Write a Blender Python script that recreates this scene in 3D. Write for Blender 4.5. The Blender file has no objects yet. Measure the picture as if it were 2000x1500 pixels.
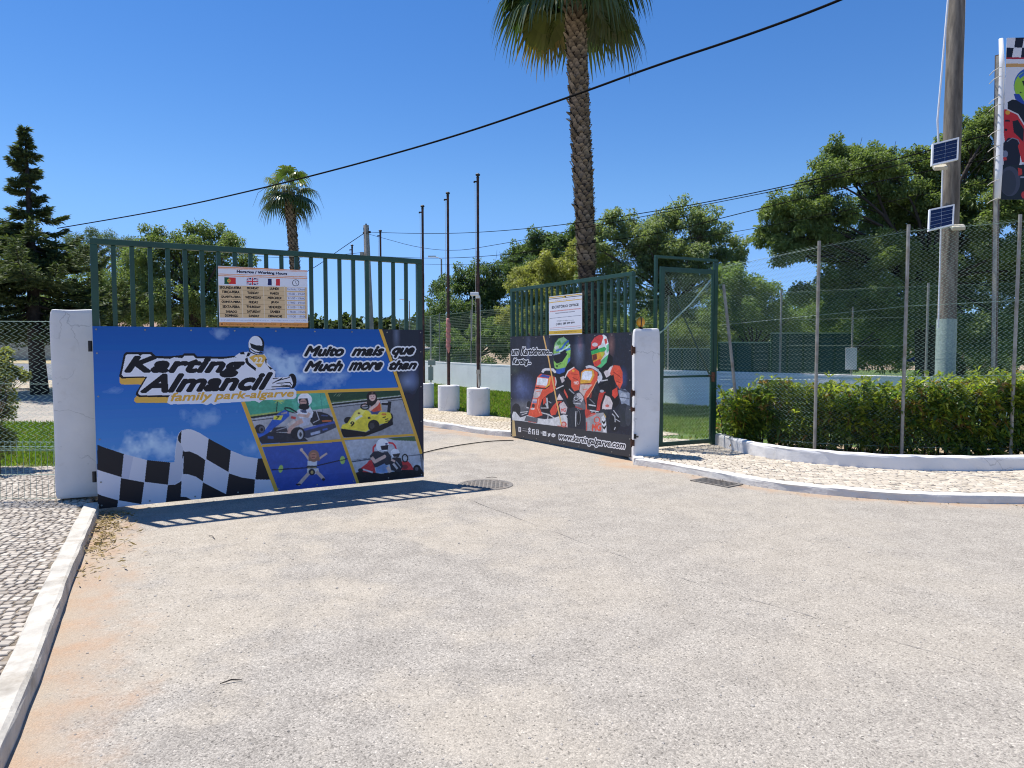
import bpy, math, random
import numpy as np
from mathutils import Vector, Matrix, Quaternion
R = math.radians
random.seed(7)
rng = np.random.default_rng(11)
S = bpy.context.scene
COL = S.collection

# ---------------------------------------------------------------- camera, sky, sun, exposure
FPX, PITCH, CAMZ = 1390.0, math.atan(75.0/1390.0), 1.57      # focal length in photo pixels (2000 wide)
cam_d = bpy.data.cameras.new('camera'); cam = bpy.data.objects.new('camera', cam_d); COL.objects.link(cam)
cam.location = (0, 0, CAMZ); cam.rotation_euler = (R(90)-PITCH, 0, 0)
cam_d.sensor_fit = 'HORIZONTAL'; cam_d.sensor_width = 36.0; cam_d.lens = FPX/2000*36.0
cam_d.clip_start = 0.05; cam_d.clip_end = 3000
S.camera = cam
SUN_EL, SUN_H = R(68.8), Vector((-0.845, 0.535, 0))              # the sun stands ahead and to the left
SUN_H.normalize()
w = bpy.data.worlds.new('World'); S.world = w; w.use_nodes = True
wn = w.node_tree.nodes; wl = w.node_tree.links
bg = wn['Background']; sky = wn.new('ShaderNodeTexSky'); sky.sky_type = 'NISHITA'; sky.sun_disc = False
sky.sun_elevation = SUN_EL; sky.sun_rotation = math.atan2(SUN_H.x, SUN_H.y) % (2*math.pi)
sky.altitude = 0; sky.air_density = 1.0; sky.dust_density = 0.0; sky.ozone_density = 4.0
hsv = wn.new('ShaderNodeHueSaturation'); hsv.inputs['Hue'].default_value = .5085; hsv.inputs['Saturation'].default_value = 1.27; hsv.inputs['Value'].default_value = 0.84
wl.new(sky.outputs[0], hsv.inputs['Color'])
wtc = wn.new('ShaderNodeTexCoord'); wsx = wn.new('ShaderNodeSeparateXYZ'); wl.new(wtc.outputs['Generated'], wsx.inputs[0])     # clear air: the horizon stays blue
wmr = wn.new('ShaderNodeMapRange'); wmr.interpolation_type = 'SMOOTHERSTEP'; wmr.inputs['From Min'].default_value = -.02; wmr.inputs['From Max'].default_value = .24; wl.new(wsx.outputs['Z'], wmr.inputs['Value'])
wmx = wn.new('ShaderNodeMix'); wmx.data_type = 'RGBA'; wmx.inputs['A'].default_value = (.36, .58, 1.12, 1); wmx.inputs['B'].default_value = (1, 1, 1, 1); wl.new(wmr.outputs[0], wmx.inputs['Factor'])
wmu = wn.new('ShaderNodeMix'); wmu.data_type = 'RGBA'; wmu.blend_type = 'MULTIPLY'; wmu.inputs['Factor'].default_value = 1; wl.new(hsv.outputs[0], wmu.inputs['A']); wl.new(wmx.outputs['Result'], wmu.inputs['B']); wl.new(wmu.outputs['Result'], bg.inputs['Color'])
bg.inputs['Strength'].default_value = 0.115
sl = bpy.data.lights.new('sun', 'SUN'); sl.energy = 4.35; sl.angle = R(0.53); sl.color = (1.0, 0.955, 0.89)
sun = bpy.data.objects.new('sun', sl); COL.objects.link(sun)
sdir = Vector((SUN_H.x*math.cos(SUN_EL), SUN_H.y*math.cos(SUN_EL), math.sin(SUN_EL)))
sun.rotation_euler = (-sdir).to_track_quat('-Z', 'Y').to_euler(); sun.location = sdir*60
S.view_settings.view_transform = 'Standard'; S.view_settings.look = 'None'; S.view_settings.gamma = 1.0
S.view_settings.exposure = 0.60
S.cycles.max_bounces = 6; S.cycles.transparent_max_bounces = 12; S.cycles.diffuse_bounces = 4
S.cycles.use_denoising = True; S.cycles.filter_width = 1.1

# ---------------------------------------------------------------- helpers
def ray(u, v):
    X, Y = (u-1000)/FPX, (750-v)/FPX
    cp, sp = math.cos(PITCH), math.sin(PITCH)
    return Vector((X, cp+Y*sp, -sp+Y*cp))
def P(u, v, d):                    # point at depth d (along the optical axis) seen at photo pixel u, v
    return Vector((0, 0, CAMZ)) + ray(u, v)*d
def G(u, v, z=0.0):                # point of the level z seen at photo pixel u, v
    r = ray(u, v); return Vector((0, 0, CAMZ)) + r*((z-CAMZ)/r.z)
def H(v, d):                       # height of pixel row v at depth d
    return P(1000, v, d).z
def lin(c):
    c = np.asarray(c, dtype=float)/255.0
    return np.where(c <= 0.04045, c/12.92, ((c+0.055)/1.055)**2.4)

class MB:
    def __init__(s): s.v = []; s.f = []; s.mi = []
    def add(s, vs, fs, mi=0):
        o = len(s.v); s.v.extend([tuple(p) for p in vs]); s.f.extend([tuple(i+o for i in f) for f in fs]); s.mi.extend([mi]*len(fs)); return s
    def box(s, c, size, rz=0.0, mi=0, M=None):
        hx, hy, hz = size[0]/2, size[1]/2, size[2]/2
        vs = [Vector((x, y, z)) for z in (-hz, hz) for x, y in ((-hx, -hy), (hx, -hy), (hx, hy), (-hx, hy))]
        if M is None: M = Matrix.Rotation(rz, 3, 'Z')
        vs = [M @ p + Vector(c) for p in vs]
        return s.add(vs, [(3, 2, 1, 0), (4, 5, 6, 7), (0, 1, 5, 4), (1, 2, 6, 5), (2, 3, 7, 6), (3, 0, 4, 7)], mi)
    def tube(s, pts, rad, n=8, caps=True, mi=0):
        pts = [Vector(p) for p in pts]
        if not hasattr(rad, '__len__'): rad = [rad]*len(pts)
        t0 = (pts[1]-pts[0]).normalized()
        up = Vector((0, 0, 1)) if abs(t0.z) < .9 else Vector((1, 0, 0))
        a = t0.cross(up).normalized(); o = len(s.v)
        for i, p in enumerate(pts):
            t = (pts[min(i+1, len(pts)-1)]-pts[max(i-1, 0)])
            if t.length < 1e-9: t = t0
            t.normalize(); a = (a - t*a.dot(t)).normalized(); b = t.cross(a)
            for k in range(n):
                an = 2*math.pi*k/n; s.v.append(tuple(p + (a*math.cos(an)+b*math.sin(an))*rad[i]))
        for i in range(len(pts)-1):
            for k in range(n):
                k2 = (k+1) % n
                s.f.append((o+i*n+k, o+i*n+k2, o+(i+1)*n+k2, o+(i+1)*n+k)); s.mi.append(mi)
        if caps:
            s.f.append(tuple(o+k for k in reversed(range(n)))); s.mi.append(mi)
            e = o+(len(pts)-1)*n; s.f.append(tuple(e+k for k in range(n))); s.mi.append(mi)
        return s
    def lathe(s, prof, c=(0, 0, 0), n=24, mi=0):          # prof: (radius, z)
        o = len(s.v); c = Vector(c)
        for r, z in prof:
            for k in range(n):
                an = 2*math.pi*k/n; s.v.append((c.x+r*math.cos(an), c.y+r*math.sin(an), c.z+z))
        for i in range(len(prof)-1):
            for k in range(n):
                k2 = (k+1) % n; s.f.append((o+i*n+k, o+i*n+k2, o+(i+1)*n+k2, o+(i+1)*n+k)); s.mi.append(mi)
        s.f.append(tuple(o+k for k in reversed(range(n)))); s.mi.append(mi)
        e = o+(len(prof)-1)*n; s.f.append(tuple(e+k for k in range(n))); s.mi.append(mi)
        return s
    def build(s, name, mats, parent=None, smooth=False, bevel=0.0):
        me = bpy.data.meshes.new(name); me.from_pydata(s.v, [], s.f)
        if not isinstance(mats, (list, tuple)): mats = [mats]
        for m in mats: me.materials.append(m)
        if len(mats) > 1: me.polygons.foreach_set('material_index', s.mi)
        if smooth: me.polygons.foreach_set('use_smooth', [True]*len(me.polygons))
        o = bpy.data.objects.new(name, me); COL.objects.link(o)
        if parent is not None:
            o.parent = parent; o.matrix_parent_inverse = parent.matrix_basis.inverted()
        if bevel:
            b = o.modifiers.new('bevel', 'BEVEL'); b.width = bevel; b.segments = 2; b.limit_method = 'ANGLE'; b.angle_limit = R(40)
        return o

def tag(o, label=None, cat=None, group=None, kind=None):
    if label: o['label'] = label
    if cat: o['category'] = cat
    if group: o['group'] = group
    if kind: o['kind'] = kind
    return o
def thing(name, label, cat, loc=(0, 0, 0), group=None):
    o = bpy.data.objects.new(name, None); COL.objects.link(o); o.location = loc; o.empty_display_size = .2
    return tag(o, label, cat, group)

# ---------------------------------------------------------------- procedural materials
def pm(name, rgb, rough=.7, var=.15, scale=6.0, rgb2=None, mix_scale=2.0, mix_lo=.45, mix_hi=.65, bump=0.0, bscale=40.0, metal=0.0, spec=.35, stretch=None):
    m = bpy.data.materials.new(name); m.use_nodes = True; nt = m.node_tree; N = nt.nodes; L = nt.links
    b = N['Principled BSDF']; b.inputs['Roughness'].default_value = rough; b.inputs['Metallic'].default_value = metal
    b.inputs['Specular IOR Level'].default_value = spec
    tc = N.new('ShaderNodeTexCoord'); src = tc.outputs['Object']
    if stretch:
        mp = N.new('ShaderNodeMapping'); mp.inputs['Scale'].default_value = stretch; L.new(src, mp.inputs[0]); src = mp.outputs[0]
    n1 = N.new('ShaderNodeTexNoise'); n1.inputs['Scale'].default_value = scale; n1.inputs['Detail'].default_value = 6; L.new(src, n1.inputs['Vector'])
    mr = N.new('ShaderNodeMapRange'); mr.inputs['To Min'].default_value = 1-var; mr.inputs['To Max'].default_value = 1+var; mr.inputs['From Min'].default_value = .3; mr.inputs['From Max'].default_value = .7
    L.new(n1.outputs['Fac'], mr.inputs['Value'])
    colout = None
    if rgb2 is not None:
        n2 = N.new('ShaderNodeTexNoise'); n2.inputs['Scale'].default_value = mix_scale; n2.inputs['Detail'].default_value = 8; n2.inputs['Roughness'].default_value = .65; L.new(src, n2.inputs['Vector'])
        r2 = N.new('ShaderNodeMapRange'); r2.inputs['From Min'].default_value = mix_lo; r2.inputs['From Max'].default_value = mix_hi; L.new(n2.outputs['Fac'], r2.inputs['Value'])
        mx = N.new('ShaderNodeMix'); mx.data_type = 'RGBA'; mx.inputs['A'].default_value = (*rgb, 1); mx.inputs['B'].default_value = (*rgb2, 1); L.new(r2.outputs[0], mx.inputs['Factor']); colout = mx.outputs['Result']
    vm = N.new('ShaderNodeVectorMath'); vm.operation = 'SCALE'; L.new(mr.outputs[0], vm.inputs['Scale'])
    if colout is not None: L.new(colout, vm.inputs[0])
    else: vm.inputs[0].default_value = rgb
    L.new(vm.outputs[0], b.inputs['Base Color'])
    if bump:
        n3 = N.new('ShaderNodeTexNoise'); n3.inputs['Scale'].default_value = bscale; n3.inputs['Detail'].default_value = 8; L.new(src, n3.inputs['Vector'])
        bp = N.new('ShaderNodeBump'); bp.inputs['Strength'].default_value = bump; bp.inputs['Distance'].default_value = .02; L.new(n3.outputs['Fac'], bp.inputs['Height']); L.new(bp.outputs[0], b.inputs['Normal'])
    return m
def attr_mat(name, rough=.5, spec=.3, transl=0.0):      # colour from the mesh's own 'Col' attribute (printed ink, leaf colours)
    m = bpy.data.materials.new(name); m.use_nodes = True; nt = m.node_tree; N = nt.nodes; L = nt.links
    b = N['Principled BSDF']; b.inputs['Roughness'].default_value = rough; b.inputs['Specular IOR Level'].default_value = spec
    a = N.new('ShaderNodeAttribute'); a.attribute_name = 'Col'; L.new(a.outputs['Color'], b.inputs['Base Color'])
    if transl:
        t = N.new('ShaderNodeBsdfTranslucent'); mx = N.new('ShaderNodeMixShader'); mx.inputs[0].default_value = transl
        tint = N.new('ShaderNodeVectorMath'); tint.operation = 'MULTIPLY'; tint.inputs[1].default_value = (1.5, 1.6, .7)
        L.new(a.outputs['Color'], tint.inputs[0]); L.new(tint.outputs[0], t.inputs['Color'])
        L.new(b.outputs[0], mx.inputs[1]); L.new(t.outputs[0], mx.inputs[2]); L.new(mx.outputs[0], N['Material Output'].inputs['Surface'])
    return m
def cobble_mat(name, stone, joint, scale, rnd=.75, joint_w=.10, bump=.6, rot=0.3, sx=1.0, stain=None):
    m = bpy.data.materials.new(name); m.use_nodes = True; nt = m.node_tree; N = nt.nodes; L = nt.links
    b = N['Principled BSDF']; b.inputs['Roughness'].default_value = .75; b.inputs['Specular IOR Level'].default_value = .25
    tc = N.new('ShaderNodeTexCoord'); mp = N.new('ShaderNodeMapping'); mp.inputs['Rotation'].default_value = (0, 0, rot); mp.inputs['Scale'].default_value = (sx, 1, 1); L.new(tc.outputs['Object'], mp.inputs[0])
    nd = N.new('ShaderNodeTexNoise'); nd.inputs['Scale'].default_value = 2.2; L.new(mp.outputs[0], nd.inputs['Vector'])
    ad = N.new('ShaderNodeMixRGB'); ad.blend_type = 'LINEAR_LIGHT'; ad.inputs[0].default_value = .10; L.new(mp.outputs[0], ad.inputs[1]); L.new(nd.outputs['Color'], ad.inputs[2])
    ve = N.new('ShaderNodeTexVoronoi'); ve.voronoi_dimensions = '2D'; ve.feature = 'DISTANCE_TO_EDGE'; ve.inputs['Scale'].default_value = scale; ve.inputs['Randomness'].default_value = rnd
    vc = N.new('ShaderNodeTexVoronoi'); vc.voronoi_dimensions = '2D'; vc.inputs['Scale'].default_value = scale; vc.inputs['Randomness'].default_value = rnd
    L.new(ad.outputs[0], ve.inputs['Vector']); L.new(ad.outputs[0], vc.inputs['Vector'])
    nn = N.new('ShaderNodeTexNoise'); nn.inputs['Scale'].default_value = 60; nn.inputs['Detail'].default_value = 4; L.new(tc.outputs['Object'], nn.inputs['Vector'])
    sub = N.new('ShaderNodeMath'); sub.operation = 'MULTIPLY_ADD'; sub.inputs[1].default_value = .10; sub.inputs[2].default_value = -.05; L.new(nn.outputs['Fac'], sub.inputs[0])
    de = N.new('ShaderNodeMath'); de.operation = 'ADD'; L.new(ve.outputs['Distance'], de.inputs[0]); L.new(sub.outputs[0], de.inputs[1])
    ms = N.new('ShaderNodeMapRange'); ms.interpolation_type = 'SMOOTHSTEP'; ms.inputs['From Min'].default_value = joint_w*.35; ms.inputs['From Max'].default_value = joint_w; L.new(de.outputs[0], ms.inputs['Value'])
    sepc = N.new('ShaderNodeSeparateColor'); L.new(vc.outputs['Color'], sepc.inputs[0])
    br = N.new('ShaderNodeMapRange'); br.inputs['To Min'].default_value = .72; br.inputs['To Max'].default_value = 1.12; L.new(sepc.outputs[0], br.inputs['Value'])
    st = N.new('ShaderNodeVectorMath'); st.operation = 'SCALE'; st.inputs[0].default_value = stone; L.new(br.outputs[0], st.inputs['Scale'])
    src = st.outputs[0]
    if stain:
        ns = N.new('ShaderNodeTexNoise'); ns.inputs['Scale'].default_value = 1.1; ns.inputs['Detail'].default_value = 7; L.new(tc.outputs['Object'], ns.inputs['Vector'])
        rs = N.new('ShaderNodeMapRange'); rs.inputs['From Min'].default_value = .5; rs.inputs['From Max'].default_value = .72; rs.inputs['To Max'].default_value = .6; L.new(ns.outputs['Fac'], rs.inputs['Value'])
        mt = N.new('ShaderNodeMix'); mt.data_type = 'RGBA'; L.new(src, mt.inputs['A']); mt.inputs['B'].default_value = (*stain, 1); L.new(rs.outputs[0], mt.inputs['Factor']); src = mt.outputs['Result']
    mx = N.new('ShaderNodeMix'); mx.data_type = 'RGBA'; mx.inputs['A'].default_value = (*joint, 1); L.new(src, mx.inputs['B']); L.new(ms.outputs[0], mx.inputs['Factor'])
    L.new(mx.outputs['Result'], b.inputs['Base Color'])
    bp = N.new('ShaderNodeBump'); bp.inputs['Strength'].default_value = bump; bp.inputs['Distance'].default_value = .02; L.new(ms.outputs[0], bp.inputs['Height'])
    bp2 = N.new('ShaderNodeBump'); bp2.inputs['Strength'].default_value = .3; bp2.inputs['Distance'].default_value = .01; L.new(nn.outputs['Fac'], bp2.inputs['Height']); L.new(bp.outputs[0], bp2.inputs['Normal'])
    L.new(bp2.outputs[0], b.inputs['Normal'])
    return m
def road_mat():
    m = bpy.data.materials.new('worn_asphalt'); m.use_nodes = True; nt = m.node_tree; N = nt.nodes; L = nt.links
    b = N['Principled BSDF']; b.inputs['Roughness'].default_value = .85; b.inputs['Specular IOR Level'].default_value = .2
    tc = N.new('ShaderNodeTexCoord'); co = tc.outputs['Object']
    def noise(sc, det=5, rough=.6):
        n = N.new('ShaderNodeTexNoise'); n.inputs['Scale'].default_value = sc; n.inputs['Detail'].default_value = det; n.inputs['Roughness'].default_value = rough; L.new(co, n.inputs['Vector']); return n.outputs['Fac']
    def mrange(x, a, c, lo=0., hi=1., sm=True):
        n = N.new('ShaderNodeMapRange'); n.inputs['From Min'].default_value = a; n.inputs['From Max'].default_value = c; n.inputs['To Min'].default_value = lo; n.inputs['To Max'].default_value = hi
        if sm: n.interpolation_type = 'SMOOTHSTEP'
        L.new(x, n.inputs['Value']); return n.outputs[0]
    def mix(f, a, c):
        n = N.new('ShaderNodeMix'); n.data_type = 'RGBA'; L.new(f, n.inputs['Factor'])
        for k, s in (('A', a), ('B', c)):
            if isinstance(s, tuple): n.inputs[k].default_value = (*s, 1)
            else: L.new(s, n.inputs[k])
        return n.outputs['Result']
    def math_(op, a, c):
        n = N.new('ShaderNodeMath'); n.operation = op
        for k, s in ((0, a), (1, c)):
            if isinstance(s, float): n.inputs[k].default_value = s
            else: L.new(s, n.inputs[k])
        return n.outputs[0]
    # aggregate: pale stones of about a centimetre in a darker binder
    v1 = N.new('ShaderNodeTexVoronoi'); v1.inputs['Scale'].default_value = 120; L.new(co, v1.inputs['Vector'])
    v2 = N.new('ShaderNodeTexVoronoi'); v2.inputs['Scale'].default_value = 260; L.new(co, v2.inputs['Vector'])
    s1 = N.new('ShaderNodeSeparateColor'); L.new(v1.outputs['Color'], s1.inputs[0]); s2 = N.new('ShaderNodeSeparateColor'); L.new(v2.outputs['Color'], s2.inputs[0])
    dusty = mrange(noise(.62, 9, .62), .45, .57)                 # dust-filled, paler patches against bare grey ones
    sx_ = N.new('ShaderNodeSeparateXYZ'); L.new(co, sx_.inputs[0]); even = mrange(sx_.outputs['X'], -1.2, 1.4, 0., .62); dusty = math_('ADD', dusty, math_('MULTIPLY', even, math_('SUBTRACT', .45, dusty)))   # traffic has evened the right-hand side
    grey = mix(mrange(noise(3.5), .35, .65), (.305, .278, .240), (.365, .334, .288))
    dust = mix(mrange(noise(5.0), .35, .65), (.372, .330, .268), (.412, .368, .302))
    base = mix(dusty, grey, dust)
    stone = mrange(s1.outputs[0], 0., 1., .74, 1.24, False); stone2 = mrange(s2.outputs[0], 0., 1., .74, 1.24, False)
    soft = math_('MULTIPLY_ADD', dusty, -.42); n_ = soft.node; n_.inputs[2].default_value = 1.0
    sv = math_('MULTIPLY', stone, stone2); sv = math_('SUBTRACT', sv, 1.0); sv = math_('MULTIPLY', sv, soft); sv = math_('ADD', sv, 1.0)
    pit = mrange(s1.outputs[1], .93, .97, 1.0, .55); sv = math_('MULTIPLY', sv, pit); chip = mrange(s1.outputs[2], .94, .98, 1.0, 1.28); sv = math_('MULTIPLY', sv, chip)
    sc = N.new('ShaderNodeVectorMath'); sc.operation = 'SCALE'; L.new(base, sc.inputs[0]); L.new(sv, sc.inputs['Scale'])
    # red earth washed along the kerbs, from the mesh's own 'dirt' distance
    at = N.new('ShaderNodeAttribute'); at.attribute_name = 'dirt'
    dn = math_('ADD', at.outputs['Fac'], math_('MULTIPLY', math_('SUBTRACT', noise(2.6, 8, .7), .5), 1.5))
    dm = mrange(dn, .42, .95)
    earth = mix(mrange(noise(4.0), .35, .7), (.40, .325, .245), (.42, .28, .18))
    esc = N.new('ShaderNodeVectorMath'); esc.operation = 'SCALE'; L.new(earth, esc.inputs[0]); L.new(mrange(s2.outputs[1], 0., 1., .85, 1.12, False), esc.inputs['Scale'])
    dmx = math_('MULTIPLY', dm, .85)
    fin = mix(dmx, sc.outputs[0], esc.outputs[0])
    # darker trodden streaks
    st = mrange(noise(1.3, 3), .62, .75, 1.0, .93); fs = N.new('ShaderNodeVectorMath'); fs.operation = 'SCALE'; L.new(fin, fs.inputs[0]); L.new(st, fs.inputs['Scale'])
    L.new(fs.outputs[0], b.inputs['Base Color'])
    bp = N.new('ShaderNodeBump'); bp.invert = True; bp.inputs['Strength'].default_value = .4; bp.inputs['Distance'].default_value = .006; L.new(v1.outputs['Distance'], bp.inputs['Height'])
    bp2 = N.new('ShaderNodeBump'); bp2.inputs['Strength'].default_value = .25; bp2.inputs['Distance'].default_value = .02; L.new(noise(25, 6), bp2.inputs['Height']); L.new(bp.outputs[0], bp2.inputs['Normal'])
    L.new(bp2.outputs[0], b.inputs['Normal'])
    return m

def plaster(name, rgb, stain, bump=.35):
    m = pm(name, rgb, .82, .05, 3, stain, 2.2, .58, .80, bump=bump, bscale=12); nt = m.node_tree; N = nt.nodes; L = nt.links; b = N['Principled BSDF']; src = b.inputs['Base Color'].links[0].from_socket
    tc = N.new('ShaderNodeTexCoord'); n = N.new('ShaderNodeTexNoise'); n.inputs['Scale'].default_value = 3.0; n.inputs['Detail'].default_value = 6; L.new(tc.outputs['Object'], n.inputs['Vector'])
    ad = N.new('ShaderNodeMixRGB'); ad.blend_type = 'LINEAR_LIGHT'; ad.inputs[0].default_value = .22; L.new(tc.outputs['Object'], ad.inputs[1]); L.new(n.outputs['Color'], ad.inputs[2])
    v = N.new('ShaderNodeTexVoronoi'); v.feature = 'DISTANCE_TO_EDGE'; v.inputs['Scale'].default_value = 2.1; L.new(ad.outputs[0], v.inputs['Vector'])
    r = N.new('ShaderNodeMapRange'); r.inputs['From Min'].default_value = .002; r.inputs['From Max'].default_value = .012; r.inputs['To Min'].default_value = .74; L.new(v.outputs['Distance'], r.inputs['Value'])
    n2 = N.new('ShaderNodeTexNoise'); n2.inputs['Scale'].default_value = 1.7; L.new(tc.outputs['Object'], n2.inputs['Vector']); k = N.new('ShaderNodeMapRange'); k.inputs['From Min'].default_value = .48; k.inputs['From Max'].default_value = .58; L.new(n2.outputs['Fac'], k.inputs['Value'])
    mx = N.new('ShaderNodeMix'); mx.inputs['A'].default_value = 1.0; L.new(k.outputs[0], mx.inputs['Factor']); L.new(r.outputs[0], mx.inputs['B'])
    n3 = N.new('ShaderNodeTexVoronoi'); n3.inputs['Scale'].default_value = 9; L.new(ad.outputs[0], n3.inputs['Vector']); c = N.new('ShaderNodeMapRange'); c.inputs['From Min'].default_value = .05; c.inputs['From Max'].default_value = .09; c.inputs['To Min'].default_value = .84; L.new(n3.outputs['Distance'], c.inputs['Value'])
    mu = N.new('ShaderNodeMath'); mu.operation = 'MULTIPLY'; L.new(mx.outputs[0], mu.inputs[0]); L.new(c.outputs[0], mu.inputs[1])
    sc = N.new('ShaderNodeVectorMath'); sc.operation = 'SCALE'; L.new(src, sc.inputs[0]); L.new(mu.outputs[0], sc.inputs['Scale']); L.new(sc.outputs[0], b.inputs['Base Color']); return m
M = dict(
    road=road_mat(),
    earth=pm('dry_earth', (.40, .30, .20), .95, .25, 9, (.33, .27, .17), 1.5, bump=.6, bscale=60),
    lawn=pm('lawn_soil', (.085, .14, .03), .95, .3, 14, (.17, .16, .06), 1.6, .5, .75, bump=.4, bscale=80),
    setts=attr_mat('limestone_setts_stone', .7, .3), jointsand=pm('joint_sand', (.25, .205, .155), .95, .3, 30, (.13, .11, .08), 8, bump=.5),
    cob_left=cobble_mat('limestone_setts_wide_joints', (.57, .515, .43), (.115, .09, .065), 19.0, .9, .17, .9, .5, 1.0, stain=(.40, .34, .26)),
    cob=cobble_mat('limestone_setts', (.60, .54, .44), (.20, .16, .11), 12.5, .6, .085, .6, .35, 1.0),
    gravelbed=cobble_mat('rough_setts', (.62, .54, .42), (.30, .24, .15), 12.0, .95, .14, .8, .1, 1.0, stain=(.52, .42, .24)),
    kerb=pm('whitewashed_kerb', (.53, .495, .425), .85, .16, 7, (.33, .29, .23), 4.5, .50, .72, bump=.35, bscale=30),
    white=plaster('white_plaster', (.76, .75, .735), (.60, .57, .52)),
    wallwhite=pm('white_wall_paint', (.86, .86, .85), .8, .05, 1.5, (.62, .62, .60), 1.3, .58, .82, bump=.2, bscale=15),
    green=pm('green_paint', (.014, .060, .037), .42, .18, 8, (.05, .075, .05), 14, .66, .78, spec=.5),
    mesh_green=pm('green_pvc_wire', (.27, .39, .33), .4, .1, 5, spec=.5),
    mesh_dark=pm('dark_green_wire', (.022, .075, .055), .6, .1, 5),
    galv=pm('galvanised_steel', (.31, .30, .265), .65, .2, 12, (.25, .21, .15), 5, .50, .7, metal=.1),
    rust=pm('rust', (.11, .05, .03), .9, .35, 20, (.05, .035, .03), 8),
    polebrown=pm('rusty_brown_paint', (.045, .024, .019), .6, .3, 10, (.10, .045, .03), 6),
    black=pm('black_plastic', (.018, .018, .02), .5, .1),
    cable=pm('black_cable', (.008, .008, .009), .9, .1, spec=.05),
    wood=pm('weathered_pole_wood', (.235, .205, .165), .9, .3, 14, (.125, .108, .088), 9, .45, .6, bump=.7, bscale=16, stretch=(1, 1, .12)),
    concrete=pm('pole_concrete', (.36, .33, .29), .9, .15, 5, bump=.3),
    bark=pm('bark', (.10, .075, .055), .95, .35, 10, (.055, .042, .033), 6, bump=.8, bscale=22),
    barkdark=pm('dark_bark', (.05, .04, .034), .95, .3, 10, bump=.8, bscale=18),
    barkpine=pm('pine_bark', (.16, .11, .085), .95, .3, 8, bump=.6, bscale=20),
    palmbark=attr_mat('palm_boots', .9, .15),
    kerbwhite=pm('white_kerb_paint', (.68, .655, .60), .85, .10, 6, (.40, .37, .33), 3.0, .56, .74, bump=.35, bscale=30), leafy=attr_mat('hedge_leaves', .38, .5, .5), leaf=attr_mat('leaves', .5, .22, .36), needle=attr_mat('needles', .6, .25, .22), frond=attr_mat('palm_fronds', .38, .5, .22), grass=attr_mat('grass_blades', .6, .2, .35),
    print=attr_mat('printed_vinyl', .42, .3), alu=pm('aluminium', (.66, .67, .69), .35, .04, metal=.6),
    cell=pm('solar_cells', (.012, .018, .06), .18, .1, spec=.6), beige=pm('beige_plastic', (.50, .46, .37), .5, .05),
    amber=pm('amber_plastic', (.75, .33, .015), .25, .05, spec=.6), pink=pm('faded_pink_cloth', (.50, .22, .19), .9, .2, 20, bump=.5),
    rope=pm('rope', (.55, .52, .45), .9, .1), whitepl=pm('white_plastic', (.74, .75, .77), .45, .04),
    iron=pm('cast_iron', (.20, .185, .165), .7, .25, 18, (.20, .17, .14), 6, bump=.4, bscale=60),
    sleeve=pm('pale_green_mesh_sleeve', (.36, .44, .40), .7, .25, 60, (.25, .33, .30), 30),
    screen=pm('blue_green_screen', (.045, .10, .115), .8, .15, 3), roof=pm('clay_tiles', (.34, .22, .16), .85, .2, 12),
    house=pm('cream_render', (.55, .52, .46), .9, .06), greywall=pm('grey_render', (.30, .31, .29), .9, .1, 2),
    carwhite=pm('white_car_paint', (.72, .72, .73), .25, .02, spec=.6), carblue=pm('grey_blue_car_paint', (.12, .18, .27), .25, .03, spec=.6), glass=pm('dark_glass', (.02, .025, .03), .1, .02, spec=.7),
    tyre=pm('rubber', (.02, .02, .02), .8, .1), steel=pm('wheel_steel', (.4, .4, .42), .4, .05, metal=.7), bluecloth=pm('blue_cloth', (.03, .05, .35), .7, .1),
    stone=pm('pebble', (.36, .33, .29), .85, .35, 30), dry=attr_mat('dry_leaves', .8, .15, .2), bronze=pm('brown_steel', (.13, .085, .055), .6, .2),
)

# ---------------------------------------------------------------- ground, road, kerbs, pavements
def sheet(name, poly, z, mat, kind='structure', skirt=0.0):
    mb = MB(); n = len(poly)
    mb.add([(p[0], p[1], z) for p in poly], [tuple(range(n))])
    if skirt:
        mb.add([(p[0], p[1], z) for p in poly]+[(p[0], p[1], z-skirt) for p in poly], [(i, n+i, n+(i+1) % n, (i+1) % n) for i in range(n)])
    o = mb.build(name, mat); tag(o, kind=kind)
    # outline must face up
    if o.data.polygons[0].normal.z < 0: o.data.flip_normals()
    return o
def resample(pts, step):
    pts = [Vector(p) for p in pts]; out = [pts[0]]
    for a, b in zip(pts, pts[1:]):
        n = max(1, int((b-a).length/step))
        for i in range(1, n+1): out.append(a.lerp(b, i/n))
    return out
def smooth_line(pts, it=2):
    pts = [Vector(p) for p in pts]
    for _ in range(it):
        q = [pts[0]]
        for a, b in zip(pts, pts[1:]): q += [a.lerp(b, .25), a.lerp(b, .75)]
        q.append(pts[-1]); pts = q
    return pts
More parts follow.
